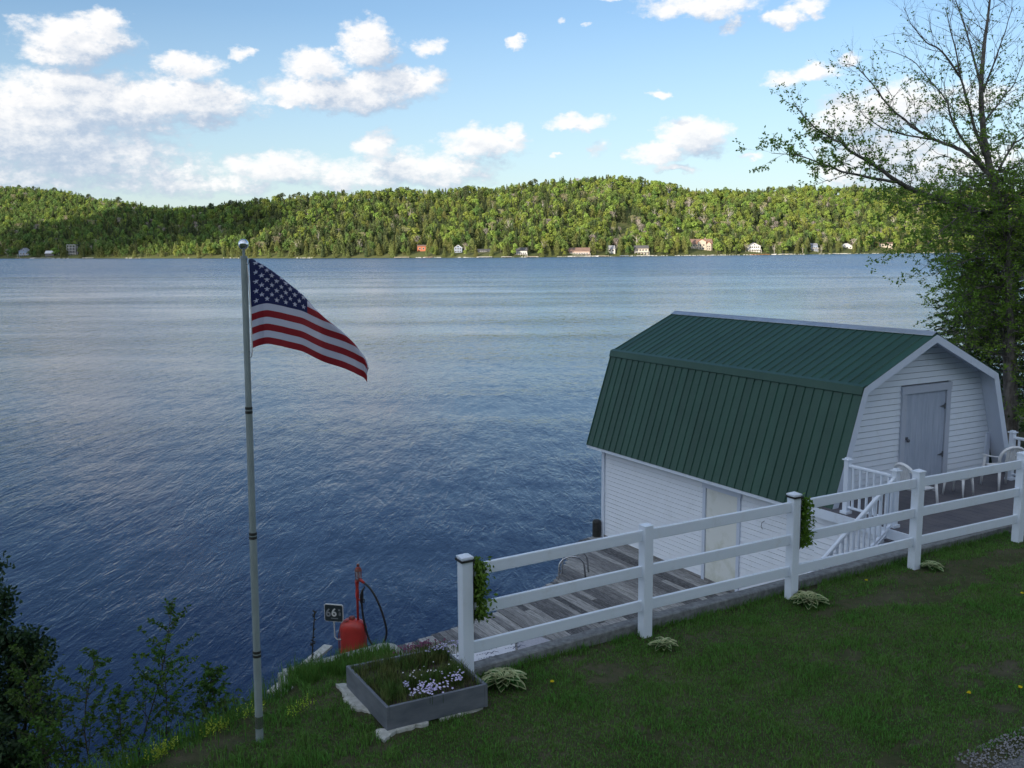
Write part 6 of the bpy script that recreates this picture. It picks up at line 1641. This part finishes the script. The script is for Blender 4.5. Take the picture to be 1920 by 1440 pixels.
house('cottage', 'white waterside cottage with a dark roof and a row of windows', 4.7, 17.2, 1033, 0.8, 10.2, 'h_white', 'h_roofd', False, nwin=5, rfrac=0.36, deckw=0.4)
house('cottage', 'broad pinkish cottage with porch right at the waterline', 62.7, 86.6, 1065, 0.3, 9.9, 'h_pink', 'h_roofb', False, nwin=7, rfrac=0.4, deckw=0.45, dep=12)
house('cottage', 'small plain white cottage with grey roof between cedars', 107.2, 116.0, 1084, 0.5, 12.1, 'h_white', 'h_roofg', False, nwin=2, rfrac=0.35, rows=2)
house('cottage', 'two storey tan cottage with balcony at the water', 138.8, 155.5, 1099, 0.2, 12.0, 'h_cream', 'h_roofd', False, nwin=4, rows=2, rfrac=0.28, deckw=0.5)
house('large_house', 'largest house on the shore with red edged front gables', 215.6, 242.9, 1173, 5.0, 19.6, 'h_cream', 'h_roofb', False, nwin=6, rows=2, rfrac=0.4, dep=14, chim=True, dormer=True)
house('cottage', 'white house with many windows facing right along the shore', 290.2, 306.2, 1194, 3.9, 14.8, 'h_white', 'h_roofg', True, nwin=5, rows=2, deckw=0.3)
house('cottage', 'house with pale gable high among trees on the hill', 131.1, 145.0, 1220, 27.5, 33.5, 'h_white', 'h_roofg', False, nwin=3)
house('cottage', 'small dark hillside cottage left of the pale gabled one', 120.4, 125.6, 1213, 27.5, 32.8, 'h_dark', 'h_roofd', True, nwin=2)
house('cottage', 'pale roof corner showing above the cedars on the hill', 216.5, 224.0, 1271, 30.0, 35.5, 'h_cream', 'h_roofw', False, nwin=2)
house('cottage', 'grey cottage with a porch between cedars on the right shore', 389.7, 399.1, 1267, 4.6, 14.1, 'h_blue', 'h_roofg', False, nwin=3, rfrac=0.25, deckw=0.4)
house('cottage', 'bright white roofed cottage behind the leaning birch limbs', 449.7, 466.1, 1327, 6.8, 14.2, 'h_white', 'h_roofw', True, nwin=3, rfrac=0.6)
house('cottage', 'long brown roofed cottage seen through the birch leaves', 520.3, 542.8, 1384, 9.5, 15.6, 'h_cream', 'h_roofb', False, nwin=5)
# open white framed boathouse balcony
clear.append((-594, -579, 1299, 5.9))
rt = root('boat_shelter', (-586.6, 1299, 5.9), 'open white timber frame with two storeys of balconies', 'shelter', 'cottages on the far shore'); mb = MB()
for x in (-592.4, -588.5, -584.7, -581.0):
    for y in (1299, 1304): mb.box((x, y, 10.5), (0.5, 0.5, 15))
for z in (6.3, 10.5, 14.0, 17.6): mb.box((-586.7, 1299, z), (11.8, 0.5, 0.6)); 
part('frame', mb, 'h_white', rt); mb = MB(); mb.box((-586.7, 1303, 11), (11.5, 5, 0.4)); mb.box((-586.7, 1306, 9), (11.5, 3, 14)); part('cabin', mb, 'h_dark', rt)
mb = MB(); mb.box((-586.7, 1303, 18.0), (12.6, 8, 0.5)); part('roof', mb, 'h_roofg', rt)
# docks
for i, (x, w, lb, m_) in enumerate(((-660, 20, 'long dock in front of the far left cottage', 'h_pink'), (-622, 24, 'pale dock in front of the white roofed cottage', 'h_white'), (-545, 14, 'short dock on the shaded shore', 'h_white'), (-117, 16, 'dock left of the rust red house', 'h_cream'), (-88, 9, 'dock right below the rust red house', 'h_pink'), (-28, 16, 'dock below the long dark cottage', 'h_white'), (-5, 11, 'small dock left of the waterside white cottage', 'h_white'), (22, 12, 'dock just right of the waterside white cottage', 'h_cream'), (75, 30, 'wide dock of the broad pinkish cottage', 'h_white'), (101, 12, 'dock with steps left of the small white cottage', 'h_cream'), (125, 10, 'dock between the white and the tan cottage', 'h_blue'), (150, 20, 'dock of the two storey tan cottage', 'h_white'), (300, 26, 'brown dock below the many windowed white house', 'h_rust'), (340, 16, 'dock right of the many windowed white house', 'h_white'), (430, 24, 'dock left of the bright white roofed cottage', 'h_white'))):
    t_ = x / 1080; 
    for _ in range(4): y = shoreY(t_); t_ = x / y
    rt = root('dock', (x, y - 5, 0), lb, 'dock', 'docks along the far shore'); mb = MB(); mb.box((x, y - 4.5, 0.75), (w, 3.0, 0.35)); part('deck', mb, m_, rt); mb = MB()
    for k in range(4): mb.box((x - w * 0.46 + w * 0.92 * k / 3, y - 4.5, 0.1), (0.4, 0.4, 1.6))
    part('piles', mb, 'h_cream', rt)
for i, (x, lb) in enumerate(((-640, 'small white boat moored by the pale dock on the left'), (320, 'white boat beside the brown dock'), (92, 'white boat by the wide dock of the pinkish cottage'))):
    t_ = x / 1080
    for _ in range(4): y = shoreY(t_); t_ = x / y
    rt = root('motor_boat', (x, y - 9, 0), lb, 'boat', 'boats moored on the far shore'); mb = MB()
    mb.hexa([(x - 2.6, y - 9.7, -0.2), (x + 2.2, y - 9.7, -0.2), (x + 2.2, y - 8.4, -0.2), (x - 2.6, y - 8.4, -0.2), (x - 3.0, y - 10, 0.9), (x + 3.4, y - 9.2, 1.2), (x + 3.2, y - 8.8, 1.2), (x - 3.0, y - 8, 0.9)]); part('hull', mb, 'h_white', rt)
    mb = MB(); mb.hexa([(x - 0.4, y - 9.6, 0.9), (x + 0.9, y - 9.4, 1.0), (x + 0.9, y - 8.6, 1.0), (x - 0.4, y - 8.4, 0.9), (x - 0.6, y - 9.5, 1.7), (x + 0.2, y - 9.4, 1.7), (x + 0.2, y - 8.6, 1.7), (x - 0.6, y - 8.5, 1.7)]); part('windshield', mb, 'h_glass', rt)

# ---- forest: nearest trees one by one, the rest as one wood
kinds = ['spruce', 'cedar', 'leafy', 'green', 'bud', 'birch', 'pine']
LBL = dict(spruce='dark pointed spruce in the waterside row of the far shore', cedar='olive green cedar in the waterside row of the far shore', leafy='bright spring green tree in the waterside row of the far shore', green='mid green rounded tree in the waterside row of the far shore', bud='brownish budding tree in the waterside row of the far shore', birch='white trunked birch in the waterside row of the far shore', pine='ragged pine in the waterside row of the far shore')
def pick(t_, u, r):
    left = max(0, min(1, (-0.20 - t_) / 0.2)); a = noise.noise(Vector((t_ * 14, u * 3, 1))) ; b_ = noise.noise(Vector((t_ * 22, u * 5, 8)))
    right = max(0, min(1, (t_ + 0.02) / 0.22))
    midc = math.exp(-((t_ + 0.16) / 0.16) ** 2)
    w = dict(spruce=1.1 + 2.4 * midc * (1.15 - u) + max(0, a) * 1.6 + left * 0.5, cedar=(0.5 + 1.1 * midc * (1 - u) + right * 0.35 * (1 - u)) + 0.2, leafy=0.30 + 0.9 * right + max(0, -a) * 1.8 + u * 0.7 * (1 - 0.5 * left), green=0.7 + left * 1.5 + 0.4 * u, bud=0.08 + max(0, b_ - 0.12) * (0.9 + 2.6 * right), birch=0.07 + 0.16 * right * (1 - 0.5 * u), pine=0.05 + 0.35 * (u > 0.92))
    if u < 0.08: w['cedar'] *= 2.6; w['birch'] *= 1.5; w['spruce'] *= 0.5
    k = list(w.keys()); v = np.array([w[i] for i in k]); return k[int(r.choice(len(k), p=v / v.sum()))]
HT = dict(spruce=(12, 22), cedar=(11, 19), leafy=(12, 19), green=(12, 19), bud=(12, 18), birch=(13, 20), pine=(15, 23))
r = np.random.default_rng(17)
front, mass = [], []
t_ = -0.66
cols = []
while t_ < 0.66:
    D0_ = shoreY(t_); sr2 = float(np.interp(t_, RG_T, RG_S)); s_ = 0.5 + r.uniform(0, 3.5)
    while s_ < sr2 + 60:
        tt = t_ + r.normal(0, 0.0028); y = shoreY(tt) + s_ + r.normal(0, 2); x = tt * y; u = s_ / sr2
        k = pick(tt, u, r); h = r.uniform(*HT[k]) * (0.85 if s_ < 12 else 1.0) * (0.9 + 0.25 * noise.noise(Vector((tt * 30, u * 6, 3))))
        ok = True
        for (x0, x1, hy, hz_) in clear:
            if x0 - (2.2 if y > hy - 3 else -1.2) < x * hy / y < x1 + (2.2 if y > hy - 3 else -1.2) and y < hy + 13:
                if y > hy - 3: ok = False; break
                if hz_ < 15: ok = False; break
                if far_z(x, y) + h > hz_ - 1.0 - (hy - y) * 0.0: h *= 0.45
        if ok and h > 3:
            rec = (k, x, y, far_z(x, y) - 0.3, h, r.uniform(0, 6.28), int(r.integers(0, 2)), r.uniform(0.85, 1.25))
            (front if s_ < 8 else mass).append(rec)
        s_ += r.uniform(7.0, 12) if s_ < 150 else r.uniform(9, 14)
    t_ += 7.4 / D0_
for sx, hy, hh, kk in ((-0.1058, 430, 17, 'pine'), (-0.0325, 432, 15, 'pine'), (-0.3773, 452, 17, 'spruce'), (-0.3985, 455, 16, 'spruce'), (-0.43, 600, 15, 'spruce'), (-0.415, 560, 15, 'spruce'), (0.065, 470, 17, 'spruce'), (0.02, 455, 15, 'spruce')):
    y = shoreY(sx) + hy; mass.append((kk, sx * y, y, far_z(sx * y, y), hh, 1.0, 0, 0.9))
FT = []
for (k, x, y, z, h, a, v_, wd_) in front[:300]:
    o = link(PR[k][v_].name.split('.')[0], PR[k][v_], None, (x, y, z), (0, 0, a)); o.scale = (h * wd_, h * wd_, h)
    tag(o, LBL[k], 'tree', 'trees in the waterside row of the far shore'); FT.append((o, k, x / y))
mass += front[300:]
LM = [(-670 / 1338, 'the small grey cottage at the far left'), (-621 / 1309, 'the low white roofed cottage on the left'), (-587 / 1299, 'the open white timber frame'), (-98 / 1064, 'the rust red house'), (-57 / 1051, 'the blue grey cottage'), (-30 / 1048, 'the long dark cottage'), (11 / 1033, 'the white waterside cottage'), (75 / 1065, 'the broad pinkish cottage'), (112 / 1084, 'the plain white cottage'), (147 / 1099, 'the tan cottage'), (229 / 1173, 'the largest house'), (298 / 1194, 'the many windowed white house'), (394 / 1267, 'the grey porch cottage'), (458 / 1327, 'the white roofed cottage behind the limbs'), (531 / 1384, 'the long brown roofed cottage')]
KN = dict(spruce='dark pointed spruce', cedar='olive green cedar', leafy='bright spring green tree', green='mid green rounded tree', bud='brownish budding tree', birch='white trunked birch', pine='ragged pine')
ORD = ['first', 'second', 'third', 'fourth', 'fifth', 'sixth', 'seventh', 'eighth', 'ninth', 'tenth', 'eleventh', 'twelfth', 'thirteenth', 'fourteenth', 'fifteenth', 'sixteenth', 'seventeenth', 'eighteenth', 'nineteenth', 'twentieth']
seen = {}
for o, k, q in sorted(FT, key=lambda e: min(abs(e[2] - a) for a, _ in LM)):
    a, nm_ = min(LM, key=lambda e: abs(e[0] - q)); side = 'left' if q < a else 'right'; key = (k, nm_, side); seen[key] = seen.get(key, 0) + 1
    o['label'] = '%s waterside %s %s of %s' % (ORD[min(seen[key], 20) - 1], KN[k], side, nm_)
print('front', len(front), 'mass', len(mass))
# special bare pink tree and bare white birches
for (tx, s_, h, k, v_, lb) in ((-0.0965, 38, 15, 'bud', 1, 'rounded pinkish grey bare tree above the rust red house'), (0.182, 175, 24, 'birch', 1, 'forked white birch standing out on the mid slope'), (0.222, 200, 22, 'birch', 1, 'white birch trunk right of the forked one on the slope'), (0.255, 215, 20, 'birch', 1, 'spreading bare birch highest on the right slope'), (-0.003, 120, 18, 'birch', 1, 'pale birch above the long dark cottage')):
    y = shoreY(tx) + s_; o = link('pale_tree', PR[k][v_], None, (tx * y, y, far_z(tx * y, y)), (0, 0, 1)); sc = 1.5 if v_ and k == 'bud' else 1.3; o.scale = (h * sc, h * sc, h); tag(o, lb, 'tree')
# the wood: points carrying instances of the tree kinds
pc = bpy.data.collections.new('tree_kinds')
protos = []
for k in kinds:
    for q in range(2):
        o = bpy.data.objects.new('%02d_kind' % len(protos), PR[k][q]); pc.objects.link(o); protos.append(o)
me = bpy.data.meshes.new('far_forest'); me.vertices.add(len(mass))
me.vertices.foreach_set('co', np.array([(m_[1], m_[2], m_[3]) for m_ in mass], dtype=np.float32).ravel())
at = me.attributes.new('kind_index', 'INT', 'POINT'); at.data.foreach_set('value', [kinds.index(m_[0]) * 2 + m_[6] for m_ in mass])
at = me.attributes.new('tree_scale', 'FLOAT_VECTOR', 'POINT'); at.data.foreach_set('vector', np.array([(m_[4] * m_[7], m_[4] * m_[7], m_[4]) for m_ in mass], dtype=np.float32).ravel())
at = me.attributes.new('turn', 'FLOAT_VECTOR', 'POINT'); at.data.foreach_set('vector', np.array([(0, 0, m_[5]) for m_ in mass], dtype=np.float32).ravel())
fo = link('far_forest', me); fo['kind'] = 'stuff'
ng = bpy.data.node_groups.new('plant_trees', 'GeometryNodeTree')
ng.interface.new_socket('Geometry', in_out='INPUT', socket_type='NodeSocketGeometry'); ng.interface.new_socket('Geometry', in_out='OUTPUT', socket_type='NodeSocketGeometry')
gi, go = ng.nodes.new('NodeGroupInput'), ng.nodes.new('NodeGroupOutput')
mp = ng.nodes.new('GeometryNodeMeshToPoints'); ci = ng.nodes.new('GeometryNodeCollectionInfo'); ip_ = ng.nodes.new('GeometryNodeInstanceOnPoints')
ci.inputs['Collection'].default_value = pc; ci.inputs['Separate Children'].default_value = True; ci.inputs['Reset Children'].default_value = True
def nattr(nm, ty):
    n_ = ng.nodes.new('GeometryNodeInputNamedAttribute'); n_.data_type = ty; n_.inputs['Name'].default_value = nm; return n_.outputs['Attribute']
ng.links.new(gi.outputs[0], mp.inputs['Mesh']); ng.links.new(mp.outputs[0], ip_.inputs['Points']); ng.links.new(ci.outputs[0], ip_.inputs['Instance'])
ip_.inputs['Pick Instance'].default_value = True
ng.links.new(nattr('kind_index', 'INT'), ip_.inputs['Instance Index']); ng.links.new(nattr('turn', 'FLOAT_VECTOR'), ip_.inputs['Rotation']); ng.links.new(nattr('tree_scale', 'FLOAT_VECTOR'), ip_.inputs['Scale'])
ng.links.new(ip_.outputs[0], go.inputs[0])
md = fo.modifiers.new('trees', 'NODES'); md.node_group = ng

# ================================================================== BEHIND THE CAMERA: the wooded hill that shades the near bank, and an unseen cloud shape added to shade the left shore
tv2 = np.linspace(-420, 420, 57); dv = [12, 18, 26, 36, 50, 70, 95, 120, 150, 190, 240, 320]
V = []
for q in tv2:
    for d_ in dv:
        base = 3.0 + 51 * (1 - math.exp(-((d_ - 12) / 60.0) ** 1.6)) ; base = 3 + (base - 3) * max(0.06, min(1, (q + 230) / 90)) * (1 - 0.3 * max(0, (q - 100) / 320))
        z = 3.0 + (base - 3.0) + (4 * noise.noise(Vector((q * 0.02, d_ * 0.02, 0))) if d_ > 30 else 0)
        p = Vector((q, -d_, 0)); V.append((p.x, p.y, z))
n = len(dv); F = [(i * n + j, (i + 1) * n + j, (i + 1) * n + j + 1, i * n + j + 1) for i in range(len(tv2) - 1) for j in range(n - 1)]
struct('hill_behind', npmesh('hill_behind', np.array(V), np.array(F), ['darkhill'], smooth=True))
M['shade_cloud'] = simple('shade_cloud_white', (0.9, 0.9, 0.9), None, rough=1.0, spec=0.0)
mb = MB(); random.seed(2)
tgt = Vector((-600, 1400, 40)); k_ = 700 / sd.z; cc = tgt + sd * k_  # out of view, set up-sun so its shadow falls on the left shore
for i in range(24):
    p = cc + Vector((random.uniform(-190, 190), random.uniform(-200, 200), random.uniform(-15, 25))); s_ = random.uniform(50, 90)
    n0 = len(mb.v); mb.ball((0, 0, 0), s_, n=7)
    for j in range(n0, len(mb.v)): v_ = mb.v[j]; mb.v[j] = (p.x + v_[0] * 1.3, p.y + v_[1] * 1.3, p.z + v_[2] * 0.5)
struct('shade_cloud', mb.mesh('shade_cloud', 'shade_cloud', smooth=True))
